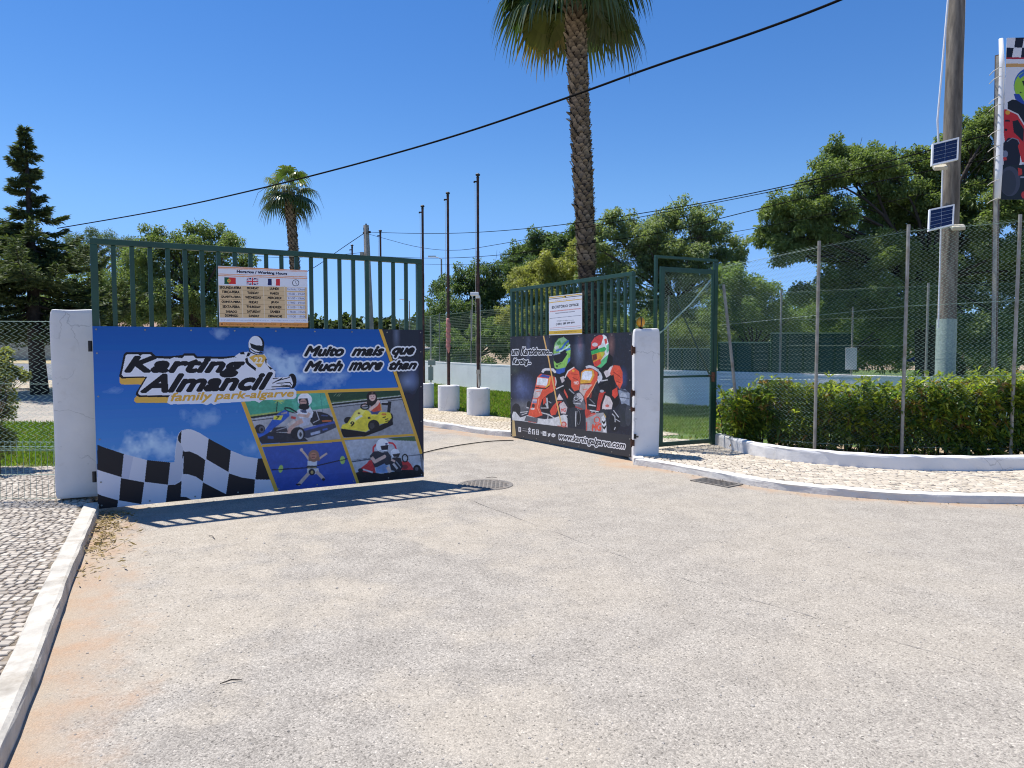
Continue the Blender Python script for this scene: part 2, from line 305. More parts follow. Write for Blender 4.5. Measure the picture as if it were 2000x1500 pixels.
def sweep(name, pts, width, z0, z1, mat, jitter=.004, round_=.018, side=1):
    """low wall or kerb: outer foot on pts, body to the left (side=1) or right of the walking direction"""
    pts = resample(pts, .22); mb = MB(); rows = []
    for i, p in enumerate(pts):
        t = (pts[min(i+1, len(pts)-1)]-pts[max(i-1, 0)]); t.z = 0; t.normalize(); nrm = Vector((-t.y, t.x, 0))*side
        j = lambda: random.uniform(-jitter, jitter)
        prof = [(0, z0), (.006, z1-round_*1.6), (round_*.4, z1-round_*.5), (round_*1.5, z1), (width-round_, z1), (width, z1-round_), (width, z0)]
        rows.append([p + nrm*(a+j()) + Vector((0, 0, b + (j() if b > z0 else 0)-p.z)) for a, b in prof])
    n = 7; vs = [v for r in rows for v in r]; fs = []
    for i in range(len(rows)-1):
        for k in range(n-1):
            q = (i*n+k, i*n+k+1, (i+1)*n+k+1, (i+1)*n+k); fs.append(q if side < 0 else q[::-1])
    fs += [tuple(range(n)), tuple((len(rows)-1)*n+k for k in reversed(range(n)))]
    mb.add(vs, fs); return mb.build(name, mat, smooth=False)

kl_foot = [G(196, 1000), G(140, 1143), G(77, 1332), G(11, 1500), Vector((-1.0, .85, 0)), Vector((0.0, -1.2, 0))]
kr_foot = [G(1237, 908), G(1300, 917), G(1400, 936), G(1500, 955), G(1600, 966), G(1720, 976), G(1850, 983), G(2000, 985), Vector((8.6, 7.0, 0)), Vector((14, 6.6, 0))]
ki_foot = [G(1237, 908), Vector((1.72, 10.3, 0)), Vector((1.30, 11.2, 0)), Vector((.55, 12.25, 0)), G(992, 854.5), G(910, 844), G(820, 830), Vector((-4.4, 17.6, 0)), Vector((-7.5, 22.5, 0)), Vector((-12, 29, 0))]
kr_foot = smooth_line(kr_foot, 2); ki_foot = smooth_line(ki_foot, 2)
KZ = .085
tag(sheet('ground', [(-900, -60), (900, -60), (900, 1500), (-900, 1500)], -.03, M['earth']), kind='structure')

def road_mesh():
    def axis(stops):
        o = []
        for a, b, s in stops: o += list(np.arange(a, b, s))
        return np.array(o+[stops[-1][1]])
    xs = axis([(-45, -6, 1.5), (-6, 9, .12), (9, 18, 1.0)]); ys = axis([(-4, 1, .5), (1, 15, .12), (15, 50, 1.0)])
    X, Y = np.meshgrid(xs, ys); nx, ny = len(xs), len(ys)
    def dist(line):
        d = np.full(X.shape, 1e9)
        for a, b in zip(line, line[1:]):
            ax, ay, bx, by = a[0], a[1], b[0], b[1]; L2 = (bx-ax)**2+(by-ay)**2+1e-9
            t = np.clip(((X-ax)*(bx-ax)+(Y-ay)*(by-ay))/L2, 0, 1); d = np.minimum(d, np.hypot(X-ax-t*(bx-ax), Y-ay-t*(by-ay)))
        return d
    dl = dist(kl_foot); dr = dist(kr_foot); di = dist(ki_foot)
    dirt = np.maximum.reduce([np.clip(1.05-dl/.78, 0, 1.05), np.clip(1.0-dr/.50, 0, 1), np.clip(1.2-di/.75, 0, 1)*np.where(Y < 14, 1, .6), np.clip(.95-np.hypot((X-6.2)/1.6, (Y-6.3)/.55), 0, .8)])
    z = .010*np.sin(X*.7+1)*np.sin(Y*.5)*0 + 0.0*X
    vs = np.stack([X, Y, z], -1).reshape(-1, 3)
    idx = np.arange(nx*ny).reshape(ny, nx)
    fs = np.stack([idx[:-1, :-1], idx[:-1, 1:], idx[1:, 1:], idx[1:, :-1]], -1).reshape(-1, 4)
    me = bpy.data.meshes.new('road'); me.from_pydata(vs.tolist(), [], fs.tolist()); me.materials.append(M['road'])
    a = me.attributes.new('dirt', 'FLOAT', 'POINT'); a.data.foreach_set('value', dirt.reshape(-1).astype(np.float32))
    o = bpy.data.objects.new('road', me); COL.objects.link(o); return tag(o, kind='structure')
road_mesh()

tag(sweep('kerb', kl_foot, .135, -.02, .10, M['kerb'], side=-1), kind='structure')
tag(sweep('kerb', kr_foot, .15, -.02, KZ, M['kerbwhite'], side=1), kind='structure')
tag(sweep('kerb', ki_foot, .15, -.02, KZ+.01, M['kerbwhite'], side=-1), kind='structure')
def offset(line, d):
    out = []
    for i, p in enumerate(line):
        t = (Vector(line[min(i+1, len(line)-1)])-Vector(line[max(i-1, 0)])); t.z = 0; t.normalize(); out.append(Vector((p[0]-t.y*d, p[1]+t.x*d, 0)))
    return out
# left pavement of small setts, reaching past the low mesh to the lawn
sheet('pavement', [*offset(kl_foot, -.118), (-14, -1.2), (-14, 8.6), (-4.6, 8.75), (-4.15, 7.3)], .0765, M['jointsand'])
sheet('lawn', [(-14, 8.6), (-4.6, 8.75), (-4.3, 9.6), (-5.0, 13.3), (-14, 13.9)], .075, M['lawn'], skirt=.1)
# right lot: one lawn sheet, the setts beside the kerb on top of it
planter = smooth_line([G(1396, 868, KZ), G(1440, 882, KZ), G(1500, 895, KZ), G(1600, 906, KZ), G(1700, 914, KZ), G(1800, 919, KZ), G(1900, 920, KZ), G(2000, 918, KZ), Vector((9.5, 9.0, 0)), Vector((14, 9.4, 0))], 2)
ki_in = offset(ki_foot, -.14); kr_in = offset(kr_foot, .14)
lawn_pts = [*ki_in[::-1], (14, 12), (30, 14), (34, 40), (-12, 40)]
sheet('lawn', [*[(p[0], p[1]) for p in ki_in], (-12, 44), (36, 44), (36, 9), *[(p[0], p[1]) for p in planter[::-1]]], KZ-.02, M['lawn'])
sheet('pavement', [*[(p[0], p[1]) for p in kr_in], *[(p[0], p[1]) for p in planter[::-1]], (2.75, 11.3), (1.9, 11.6), (1.55, 10.2)], KZ-.009, M['jointsand'])
def setts(poly, z, s, rot, g0, g1, fill=.86, wave=.0, mid=1.0, jit=.82):
    cr, sr = math.cos(rot), math.sin(rot); q = [(p[0]*cr+p[1]*sr, -p[0]*sr+p[1]*cr) for p in poly]; x0, x1 = min(p[0] for p in q), max(p[0] for p in q); y0, y1 = min(p[1] for p in q), max(p[1] for p in q)
    P2 = [(p[0], p[1]) for p in poly]
    V, F, Cc = [], [], []; y = y0; row = 0
    while y < y1:
        x = x0+random.uniform(0, s)
        while x < x1:
            wd = s*random.uniform(.8, 1.25); cx, cy = x+wd/2, y+s/2+wave*math.sin(x*2.1+row*.05)+random.uniform(-.06, .06)*s; gx, gy = cx*cr-cy*sr, cx*sr+cy*cr; x += wd
            ins = False
            for (ax, ay), (bx, by) in zip(P2, P2[1:]+P2[:1]):
                if (ay > gy) != (by > gy) and gx < (bx-ax)*(gy-ay)/(by-ay)+ax: ins = not ins
            if not ins or gy < -1 or math.hypot(gx, gy) > 14: continue
            f = fill*random.uniform(.88, 1.06); an = random.gauss(0, .12); h = random.uniform(-.003, .003); tx, ty = random.gauss(0, .035), random.gauss(0, .035); base = len(V)
            cs = [((sx*wd*f/2*random.uniform(jit, 1.05)), (sy*s*f/2*random.uniform(jit, 1.05))) for sx, sy in ((-1, -1), (0, -mid), (1, -1), (mid, 0), (1, 1), (0, mid), (-1, 1), (-mid, 0))]
            for lv, (k, dz) in enumerate(((1.0, -.03), (.98, -.0035), (.84, .001))):
                for (lx, ly) in cs:
                    ux, uy = (lx*math.cos(an)-ly*math.sin(an))*k, (lx*math.sin(an)+ly*math.cos(an))*k; V.append((gx+ux*cr-uy*sr, gy+ux*sr+uy*cr, z+h+dz+ux*tx+uy*ty))
            for lv in (0, 8): F += [(base+lv+i, base+lv+(i+1) % 8, base+lv+8+(i+1) % 8, base+lv+8+i) for i in range(8)]
            F.append(tuple(base+16+i for i in range(8))); t = random.random(); b_ = random.uniform(.82, 1.12); Cc += [tuple((g0[i]+(g1[i]-g0[i])*t)*b_ for i in range(3))]*24
        y += s*random.uniform(.94, 1.02); row += 1
    me = bpy.data.meshes.new('pavement'); me.from_pydata(V, [], F); me.materials.append(M['setts']); ca = me.color_attributes.new('Col', 'FLOAT_COLOR', 'POINT'); full = np.ones((len(V), 4), np.float32); full[:, :3] = Cc; ca.data.foreach_set('color', full.reshape(-1))
    o = bpy.data.objects.new('pavement', me); COL.objects.link(o); tag(o, kind='structure')
setts([*[(p[0], p[1]) for p in offset(kl_foot, -.135)], (-9.5, -1.2), (-9.5, 8.6), (-4.6, 8.75), (-4.15, 7.3)], .084, .062, .12, (.54, .485, .405), (.36, .31, .25), .87)
setts([*[(p[0], p[1]) for p in kr_in], *[(p[0], p[1]) for p in planter[::-1]], (2.75, 11.3), (1.9, 11.6), (1.75, 10.4)], KZ-.002, .080, -.06, (.585, .52, .42), (.49, .425, .335), .95, .05, .97, .90)
bed_in = offset(ki_foot, -1.75); k0 = 9
sheet('pavement', [*[(p[0], p[1]) for p in ki_in[k0:]], *[(p[0], p[1]) for p in bed_in[k0:][::-1]]], KZ-.009, M['gravelbed'])
soil_in = offset(planter, 1.9)
sheet('ground', [*[(p[0], p[1]) for p in offset(planter, .1)], *[(p[0], p[1]) for p in soil_in[::-1]]], KZ-.002, M['earth'])
tag(sweep('planter_edging', [p+Vector((0, 0, KZ-.02-p.z)) for p in planter], .14, KZ-.02, KZ+.165, M['white'], .006, .02, side=1), 'low whitewashed kerb edging the hedge bed beside the right pavement', 'edging')
# a faint joint between two lays of asphalt
jl = [G(905, 972), G(1000, 1008), G(1110, 1050), G(1230, 1092), G(1300, 1120), G(1420, 1158), G(1560, 1197), G(1700, 1240), G(1850, 1283), G(2040, 1338)]
jl = resample(smooth_line(jl, 2), .12); mb = MB(); vs = []
for i, p in enumerate(jl):
    t = jl[min(i+1, len(jl)-1)]-jl[max(i-1, 0)]; t.normalize(); nn = Vector((-t.y, t.x, 0)); wv = max(0, random.gauss(.0012, .0018)); jx = nn*random.uniform(-.012, .012)
    vs += [p+nn*wv+jx+Vector((0, 0, .004)), p-nn*wv+jx+Vector((0, 0, .004))]
mb.add(vs, [(2*i, 2*i+1, 2*i+3, 2*i+2) for i in range(len(jl)-1)])
tag(mb.build('road_joint', pm('joint_tar', (.285, .262, .235), .9, .35, 40)), kind='structure')

# ---------------------------------------------------------------- printed sheets: ink laid out as faces of the sheet itself
class Plane:                        # vertical rectangle: origin o (bottom left), heading e, tilt of the bottom edge
    def __init__(s, o, e, tilt=0.0):
        s.o = Vector(o); e = Vector((e[0], e[1], 0)).normalized(); up = Vector((0, 0, 1))
        s.e = e*math.cos(tilt)+up*math.sin(tilt); s.u = up*math.cos(tilt)-e*math.sin(tilt); s.n = s.e.cross(s.u)   # n faces the viewer
    def st(s, u, v):
        r = ray(u, v); c = Vector((0, 0, CAMZ)); k = (s.o-c).dot(s.n)/r.dot(s.n); q = c+r*k-s.o
        return (q.dot(s.e), q.dot(s.u))
    def at(s, a, b, c=0.0): return s.o+s.e*a+s.u*b+s.n*c
def text_mask_tris(txt, shear=0.0):
    cu = bpy.data.curves.new('lettering', 'FONT'); cu.body = txt; cu.shear = shear; cu.resolution_u = 3
    o = bpy.data.objects.new('lettering', cu); COL.objects.link(o); bpy.context.view_layer.update()
    dg = bpy.context.evaluated_depsgraph_get(); me = bpy.data.meshes.new_from_object(o.evaluated_get(dg)); me.calc_loop_triangles()
    v = np.array([q.co[:2] for q in me.vertices]); t = np.array([l.vertices[:] for l in me.loop_triangles])
    bpy.data.objects.remove(o); bpy.data.curves.remove(cu); bpy.data.meshes.remove(me)
    return v, t
class Art:
    def __init__(s, plane, w, h, cell, ox, oy, k, gain=1.0, px=True):
        s.pl, s.w, s.h, s.c = plane, w, h, cell; s.nx, s.ny = int(round(w/cell)), int(round(h/cell)); s.img = np.zeros((s.ny, s.nx, 3)); s.gain = gain; s.px = px
        s.frame(ox, oy, k)
    def frame(s, ox, oy, k): s.ox, s.oy, s.k = ox, oy, k
    def m(s, pts):                  # drawing coordinates -> cells
        if not s.px: return np.array([(p[0]*s.nx, (1-p[1])*s.ny) for p in pts])
        return np.array([[c/s.c for c in s.pl.st(s.ox+p[0]/s.k, s.oy+p[1]/s.k)] for p in pts])
    def col(s, c): return lin(c)*s.gain
    def _bb(s, q, pad=1):
        x0, y0 = np.floor(q.min(0)).astype(int)-pad; x1, y1 = np.ceil(q.max(0)).astype(int)+pad
        return max(x0, 0), max(y0, 0), min(x1, s.nx), min(y1, s.ny)
    def mask_poly(s, q):
        x0, y0, x1, y1 = s._bb(q)
        if x1 <= x0 or y1 <= y0: return None
        X, Y = np.meshgrid(np.arange(x0, x1)+.5, np.arange(y0, y1)+.5); ins = np.zeros(X.shape, bool)
        for (ax, ay), (bx, by) in zip(q, np.roll(q, -1, 0)):
            if ay == by: continue
            ins ^= ((ay > Y) != (by > Y)) & (X < (bx-ax)*(Y-ay)/(by-ay)+ax)
        return (y0, y1, x0, x1, ins)
    def put(s, mk, c, a=1.0):
        if mk is None: return
        y0, y1, x0, x1, ins = mk; reg = s.img[y0:y1, x0:x1]; reg[ins] = reg[ins]*(1-a)+s.col(c)*a
    def poly(s, pts, c, a=1.0): s.put(s.mask_poly(s.m(pts)), c, a)
    def ell(s, cx, cy, rx, ry, c, a=1.0, rot=0.0, n=28):
        cr, sr = math.cos(rot), math.sin(rot)
        s.poly([(cx+rx*math.cos(t)*cr-ry*math.sin(t)*sr, cy+rx*math.cos(t)*sr+ry*math.sin(t)*cr) for t in np.linspace(0, 2*math.pi, n, endpoint=False)], c, a)
    def line(s, pts, wd, c, a=1.0):
        for (x0, y0), (x1, y1) in zip(pts, pts[1:]):
            L = math.hypot(x1-x0, y1-y0)+1e-6; nx, ny = -(y1-y0)/L*wd/2, (x1-x0)/L*wd/2
            s.poly([(x0+nx, y0+ny), (x1+nx, y1+ny), (x1-nx, y1-ny), (x0-nx, y0-ny)], c, a)
            if len(pts) > 2: s.ell(x1, y1, wd/2, wd/2, c, a, n=10)
    def ring(s, cx, cy, rx, ry, wd, c, n=26):
        s.line([(cx+rx*math.cos(t), cy+ry*math.sin(t)) for t in np.linspace(0, 2*math.pi, n)], wd, c)
    def soft(s, cx, cy, rx, ry, c, a=.6, cloudy=0.0):       # soft-edged blot of ink
        q = s.m([(cx, cy), (cx+rx, cy), (cx, cy+ry)]); ex, ey = q[1]-q[0], q[2]-q[0]; rxx, ryy = np.hypot(*ex), np.hypot(*ey)
        x0, y0, x1, y1 = s._bb(np.array([q[0]-[rxx, ryy], q[0]+[rxx, ryy]]))
        if x1 <= x0 or y1 <= y0: return
        X, Y = np.meshgrid(np.arange(x0, x1)+.5, np.arange(y0, y1)+.5); d = np.hypot((X-q[0][0])/rxx, (Y-q[0][1])/ryy)
        if cloudy:
            r2 = np.random.default_rng(int(cx*7+cy)); hh_, ww_ = X.shape
            for step, wt in ((30, 1.0), (13, .6), (6, .35)):
                g = r2.normal(0, 1, (hh_//step+3, ww_//step+3)); Yi, Xi = np.arange(hh_)/step, np.arange(ww_)/step; yi, xi = Yi.astype(int), Xi.astype(int); fy, fx = (Yi-yi)[:, None], (Xi-xi)[None]; fy, fx = fy*fy*(3-2*fy), fx*fx*(3-2*fx)
                d = d+cloudy*wt*((g[yi][:, xi]*(1-fx)+g[yi][:, xi+1]*fx)*(1-fy)+(g[yi+1][:, xi]*(1-fx)+g[yi+1][:, xi+1]*fx)*fy)
        f = np.clip(1-d, 0, 1)**1.2*a; f = np.round(f*14)/14
        s.img[y0:y1, x0:x1] = s.img[y0:y1, x0:x1]*(1-f[..., None])+s.col(c)*f[..., None]
    def photo(s, pts, amp=.16, blur=1, seed=1):              # printed photograph: softened edges and the unevenness of a real picture
        q = s.m(pts); mk = s.mask_poly(q)
        if mk is None: return
        y0, y1, x0, x1, ins = mk; reg = s.img[y0:y1, x0:x1].copy(); r2 = np.random.default_rng(seed)
        for _ in range(blur):
            pd = np.pad(reg, ((1, 1), (1, 1), (0, 0)), 'edge'); reg = (pd[:-2, 1:-1]+pd[2:, 1:-1]+pd[1:-1, :-2]+pd[1:-1, 2:]+2*pd[1:-1, 1:-1])/6
        hh_, ww_ = ins.shape; tot = np.zeros((hh_, ww_))
        for step, wt in ((22, .55), (9, .6), (4, .55)):
            gh, gw = hh_//step+3, ww_//step+3; g = r2.normal(0, 1, (gh, gw)); Y, X = np.arange(hh_)/step, np.arange(ww_)/step; yi, xi = Y.astype(int), X.astype(int); fy, fx = (Y-yi)[:, None], (X-xi)[None]
            tot += wt*((g[yi][:, xi]*(1-fx)+g[yi][:, xi+1]*fx)*(1-fy)+(g[yi+1][:, xi]*(1-fx)+g[yi+1][:, xi+1]*fx)*fy)
        reg = reg*(1+amp*tot[..., None]*[1, 1, 1.05])+.004*np.abs(tot)[..., None]; s.img[y0:y1, x0:x1][ins] = reg[ins]
    def text(s, txt, tl, tr, br, bl, c, bold=0, outline=(), shear=0.0):
        v, t = text_mask_tris(txt, shear); mn, mx = v.min(0), v.max(0); p = (v-mn)/(mx-mn)
        q = s.m([tl, tr, br, bl]); a, b = p[:, :1], p[:, 1:]
        xy = (q[3]*(1-a)+q[2]*a)*(1-b)+(q[0]*(1-a)+q[1]*a)*b
        mk = np.zeros((s.ny, s.nx), bool)
        for tri in t:
            r = s.mask_poly(xy[tri])
            if r is not None: mk[r[0]:r[1], r[2]:r[3]] |= r[4]
        def dil(m_, r):
            if r <= 0: return m_
            o = m_.copy(); k = int(math.ceil(r))
            for dy in range(-k, k+1):
                for dx in range(-k, k+1):
                    if dx*dx+dy*dy <= r*r+.3: o |= np.roll(np.roll(m_, dy, 0), dx, 1)
            return o
        for r, oc in outline: s.img[dil(mk, r+bold)] = s.col(oc)
        s.img[dil(mk, bold)] = s.col(c)
    def build(s, name, parent, off=0.0, back=0.004, mat=None):
        im = np.round(np.clip(s.img, 0, 1)*160)/160; nx, ny, c = s.nx, s.ny, s.c
        chg = np.ones((ny, nx), bool); chg[:, 1:] = np.any(im[:, 1:] != im[:, :-1], -1)
        ys, xs = np.nonzero(chg); nxt = np.append(xs[1:], nx); nxt[np.append(ys[1:] != ys[:-1], True)] = nx
        cols = im[ys, xs]; n = len(xs); sx, sy = s.w/nx, s.h/ny
        q = np.stack([np.stack([xs*sx, ys*sy], -1), np.stack([nxt*sx, ys*sy], -1), np.stack([nxt*sx, (ys+1)*sy], -1), np.stack([xs*sx, (ys+1)*sy], -1)], 1).reshape(-1, 2)
        o_, e_, u_, n_ = (np.array(k) for k in (s.pl.o, s.pl.e, s.pl.u, s.pl.n))
        v = o_+q[:, :1]*e_+q[:, 1:]*u_+n_*off
        # back and rim of the sheet
        rim = [(0, 0), (s.w, 0), (s.w, s.h), (0, s.h)]; bv = np.array([o_+a*e_+b*u_+n_*(off-k) for k in (0.0004, back) for a, b in rim])
        base = len(v); v = np.concatenate([v, bv]); fl = [None]*n
        fl += [(base+7, base+6, base+5, base+4)]+[(base+i, base+4+i, base+4+(i+1) % 4, base+(i+1) % 4) for i in range(4)]
        me = bpy.data.meshes.new(name); me.vertices.add(len(v)); me.vertices.foreach_set('co', v.astype(np.float32).reshape(-1)); li = np.concatenate([np.arange(4*n), np.array(fl[n:]).reshape(-1)]).astype(np.int32)
        me.loops.add(len(li)); me.loops.foreach_set('vertex_index', li); me.polygons.add(len(li)//4); me.polygons.foreach_set('loop_start', np.arange(0, len(li), 4, dtype=np.int32)); me.update(calc_edges=True); me.materials.append(mat or M['print'])
        ca = me.color_attributes.new('Col', 'FLOAT_COLOR', 'CORNER')
        full = np.ones((len(me.loops), 4), np.float32); full[:n*4, :3] = np.repeat(cols, 4, 0); full[n*4:, :3] = .35
        ca.data.foreach_set('color', full.reshape(-1))
        o = bpy.data.objects.new(name, me); COL.objects.link(o)
        if parent is not None: o.parent = parent; o.matrix_parent_inverse = parent.matrix_basis.inverted()
        return o

# ---------------------------------------------------------------- the two leaves of the gate
def gate(pl, W, hs, hsheet, label, hinge_left, zg):
    g = thing('swing_gate', label, 'gate', pl.at(0 if hinge_left else W, 0), 'leaves of the entrance gate')
    D = .045                                                   # sheet stands in front of the bars; bars are 30 x 40 mm flats
    Mr = Matrix((pl.e, -pl.n, pl.u)).transposed()
    def bx(mb, a0, a1, b0, b1, t, c=-.03): mb.box(pl.at((a0+a1)/2, (b0+b1)/2, c), (a1-a0, t, b1-b0), M=Mr)
    f = MB()
    bx(f, -.035, .025, 0, hs-.055, .06); bx(f, W-.025, W+.035, 0, hs-.055, .06); bx(f, -.035, W+.035, hs-.055, hs, .062)
    bx(f, .025, W-.025, .01, .06, .05); bx(f, .025, W-.025, hsheet-.09, hsheet-.05, .05)
    f.build('frame', M['green'], g, bevel=.004)
    nb = 21
    for i in range(1, nb):
        a = W*i/nb; b = MB(); wbar = .040
        bx(b, a-wbar/2, a+wbar/2, .06, hs-.056, .03, -.032); b.build('bar', M['green'], g, bevel=.003)
    hx = -.035 if hinge_left else W+.035; sg = -1 if hinge_left else 1
    for b in ((.30, 1.52) if hinge_left else (.28, .75, 1.12, 1.52)):
        h = MB(); h.tube([pl.at(hx+sg*.022, b-.05, -.03), pl.at(hx+sg*.022, b+.05, -.03)], .018, 10); h.box(pl.at(hx+sg*.03, b, -.03), (.05, .02, .03), M=Mr) if not hinge_left else None; h.build('hinge', M['black'] if hinge_left else M['rust'], g)
    return g, Mr
A0 = G(200, 993, .045); B0 = G(822, 932, .045); gl_e = B0-A0; WL = gl_e.length
planeL = Plane(A0, gl_e); HSL = H(465, A0.y*1.0/math.cos(PITCH)*.998)-.045
hsh = planeL.st(190, 637)[1]; HSL = planeL.st(187, 465)[1]
gL, MrL = gate(planeL, WL, HSL, hsh, 'nearer green barred gate leaf with the big blue park banner', True, 0)
# pale boundary check of the right leaf
R0 = P(1231, 893, 9.71); R1 = P(1000, 853, 12.2); R0.z = .05; R1.z = .02
gr_e = R0-R1; WR = Vector((gr_e.x, gr_e.y, 0)).length; planeR = Plane(R1, gr_e, math.asin(.030/WR))
hshR = 1.702; HSR = 2.515
gR, MrR = gate(planeR, WR, HSR, hshR, 'farther green barred gate leaf with the two kart racers banner', False, 0)

# banner of the left leaf
K1 = 1.28
pl = Plane(planeL.at(-.035, 0, .006), gl_e)
a = Art(pl, WL+.07, hsh, .0034, 0, 0, 1.0, K1)
def vgrad(a, stops):
    y = np.linspace(0, 1, a.ny); c = np.stack([np.interp(y, [s[0] for s in stops], [s[1][i] for s in stops]) for i in range(3)], -1)
    a.img[:] = (np.round(lin(c)*a.gain*120)/120)[:, None, :]
vgrad(a, [(0, (88, 146, 196)), (.35, (66, 126, 190)), (.7, (33, 95, 172)), (1, (19, 78, 152))])
for cx, cy, rx, ry, al in [(408, 818, 55, 24, .35), (290, 870, 62, 32, .85), (240, 890, 46, 22, .45), (430, 652, 22, 12, .3), (560, 722, 66, 38, .65), (535, 700, 30, 22, .5), (650, 742, 36, 24, .4), (520, 686, 22, 16, .35), (330, 880, 40, 26, .6), (495, 875, 26, 22, .4), (222, 764, 22, 9, .2), (590, 738, 44, 16, .4)]:
    a.soft(cx, cy, rx, ry, (176, 200, 222), min(1, al*1.25), .22)
a.frame(190, 820, 5.405)
W1, K_ = (205, 206, 213), (24, 25, 33)
a.poly([(0, 262), (50, 283), (280, 360), (525, 425), (770, 448), (815, 445), (822, 330), (845, 180), (862, 140), (890, 112), (950, 98), (1000, 103), (1080, 138), (1170, 195), (1290, 262), (1410, 325), (1560, 385), (1700, 408), (1760, 410), (1960, 900), (0, 1100)], (196, 197, 206))
a.poly([(280, 360), (380, 390), (330, 640), (252, 610)], (176, 180, 196)); a.poly([(815, 445), (845, 200), (905, 300), (900, 560), (880, 640), (820, 680), (745, 685), (770, 448)], (180, 182, 194))
for q in ([(0, 262), (55, 285), (280, 360), (255, 605), (40, 540), (0, 525)], [(250, 615), (495, 660), (465, 890), (230, 850)], [(525, 425), (770, 450), (745, 685), (500, 655)], [(0, 780), (55, 802), (220, 850), (205, 960), (0, 1000)],
          [(745, 690), (820, 685), (870, 658), (890, 640), (880, 812), (940, 815), (1010, 850), (1010, 880), (720, 900)], [(915, 335), (980, 335), (1060, 370), (1140, 425), (1115, 650), (1040, 600), (960, 575), (905, 572)],
          [(1175, 197), (1410, 325), (1385, 552), (1150, 415)], [(1390, 565), (1530, 610), (1665, 630), (1650, 830), (1350, 850), (1360, 780)], [(1115, 660), (1360, 785), (1350, 850), (1090, 860)],
          [(1695, 408), (1750, 408), (1850, 632), (1668, 630)], [(852, 180), (865, 145), (890, 115), (880, 252), (855, 220)], [(905, 315), (920, 350), (912, 385), (895, 415)]):
    a.poly(q, K_)
# four photographs in yellow frames
a.frame(460, 740, 5.263)
YF = (206, 160, 62)
a.poly([(95, 235), (640, 150), (920, 145), (1085, 620), (265, 670)], (163, 162, 165))
a.poly([(95, 235), (640, 145), (920, 145), (975, 300), (150, 392)], (72, 152, 122)); a.poly([(560, 150), (920, 145), (965, 265), (600, 320)], (86, 165, 140))
a.poly([(140, 372), (520, 325), (520, 350), (150, 392)], (150, 165, 90)); a.line([(155, 400), (545, 345)], 22, (40, 42, 46)); a.line([(165, 432), (450, 396)], 9, (60, 62, 66)); a.line([(160, 412), (545, 360)], 5, (190, 190, 190))
for x in (620, 760, 870): a.line([(x, 150), (x+26, 340)], 4, (50, 110, 110))
a.line([(432, 212), (420, 345)], 9, (35, 38, 34))
for dx, dy in ((-50, -6), (-34, 26), (-20, -22), (50, 0), (66, 14), (40, 30), (20, -26), (75, -8)): a.line([(436, 226), (436+dx, 226+dy)], 7, (165, 178, 92))
a.poly([(780, 330), (880, 340), (945, 360), (1000, 400), (1005, 455), (800, 480), (760, 430)], (44, 44, 50)); a.line([(890, 437), (985, 430)], 16, (186, 100, 62)); a.line([(830, 330), (860, 420), (800, 450)], 8, (170, 170, 178)); a.line([(880, 375), (950, 380)], 14, (70, 82, 120))
a.poly([(700, 520), (860, 480), (1022, 440), (1036, 500), (900, 560), (740, 610), (690, 600)], (58, 62, 80)); a.line([(700, 525), (860, 482), (1022, 445)], 24, (66, 84, 150)); a.poly([(770, 555), (870, 530), (870, 558), (775, 582)], (160, 168, 190)); a.line([(895, 525), (945, 512)], 16, (72, 96, 170))
a.poly([(225, 560), (330, 545), (570, 560), (720, 610), (745, 640), (520, 655), (270, 668), (235, 620)], (46, 47, 56)); a.line([(330, 600), (390, 606)], 26, (62, 88, 150))
a.poly([(640, 318), (700, 296), (765, 285), (800, 345), (785, 400), (660, 402), (620, 350)], (198, 200, 208)); a.poly([(660, 328), (720, 308), (735, 352), (690, 350)], (62, 72, 100))
a.line([(760, 350), (740, 385), (650, 372)], 30, (190, 160, 148)); a.poly([(670, 405), (775, 400), (755, 470), (660, 500), (640, 450)], (176, 178, 192)); a.line([(690, 430), (600, 470), (548, 540)], 48, (186, 152, 140)); a.line([(610, 430), (540, 480)], 34, (196, 186, 180)); a.line([(570, 395), (620, 405)], 26, (180, 70, 66))
a.poly([(548, 330), (500, 320), (450, 345), (390, 400), (330, 490), (300, 530), (230, 540), (210, 580), (240, 606), (330, 560), (420, 490), (500, 430), (556, 380)], (48, 88, 172)); a.line([(470, 360), (530, 345)], 18, (150, 140, 150))
a.line([(500, 305), (520, 297), (560, 302), (630, 345)], 15, (26, 26, 30)); a.line([(505, 312), (545, 335), (610, 352)], 9, (26, 26, 30))
a.poly([(402, 378), (490, 374), (468, 424), (384, 418)], (214, 204, 72)); a.text('7', (424, 384), (452, 384), (440, 416), (412, 416), (40, 38, 30), 1)
a.poly([(395, 500), (520, 490), (540, 545), (360, 552)], (56, 54, 62)); a.line([(420, 530), (520, 500)], 8, (150, 150, 160))
a.ell(642, 565, 76, 70, (40, 40, 46)); a.ell(666, 570, 30, 50, (168, 170, 176)); a.ell(668, 572, 14, 24, (52, 52, 58)); a.ell(250, 516, 54, 48, (42, 43, 50)); a.ell(268, 520, 28, 34, (90, 90, 98)); a.ell(270, 522, 14, 18, (36, 36, 40))
a.ell(712, 215, 74, 68, (226, 226, 232)); a.poly([(648, 205), (740, 198), (756, 262), (700, 305), (660, 280)], (34, 34, 42)); a.ell(696, 240, 34, 36, (176, 138, 128)); a.line([(668, 232), (722, 230)], 7, (60, 45, 45)); a.ell(704, 288, 56, 32, (30, 30, 36))
a.poly([(945, 145), (1685, 120), (1840, 570), (1110, 610)], (142, 144, 150)); a.poly([(945, 145), (1685, 120), (1712, 195), (988, 265)], (38, 66, 48)); a.poly([(980, 235), (1700, 165), (1706, 185), (985, 262)], (78, 104, 64))
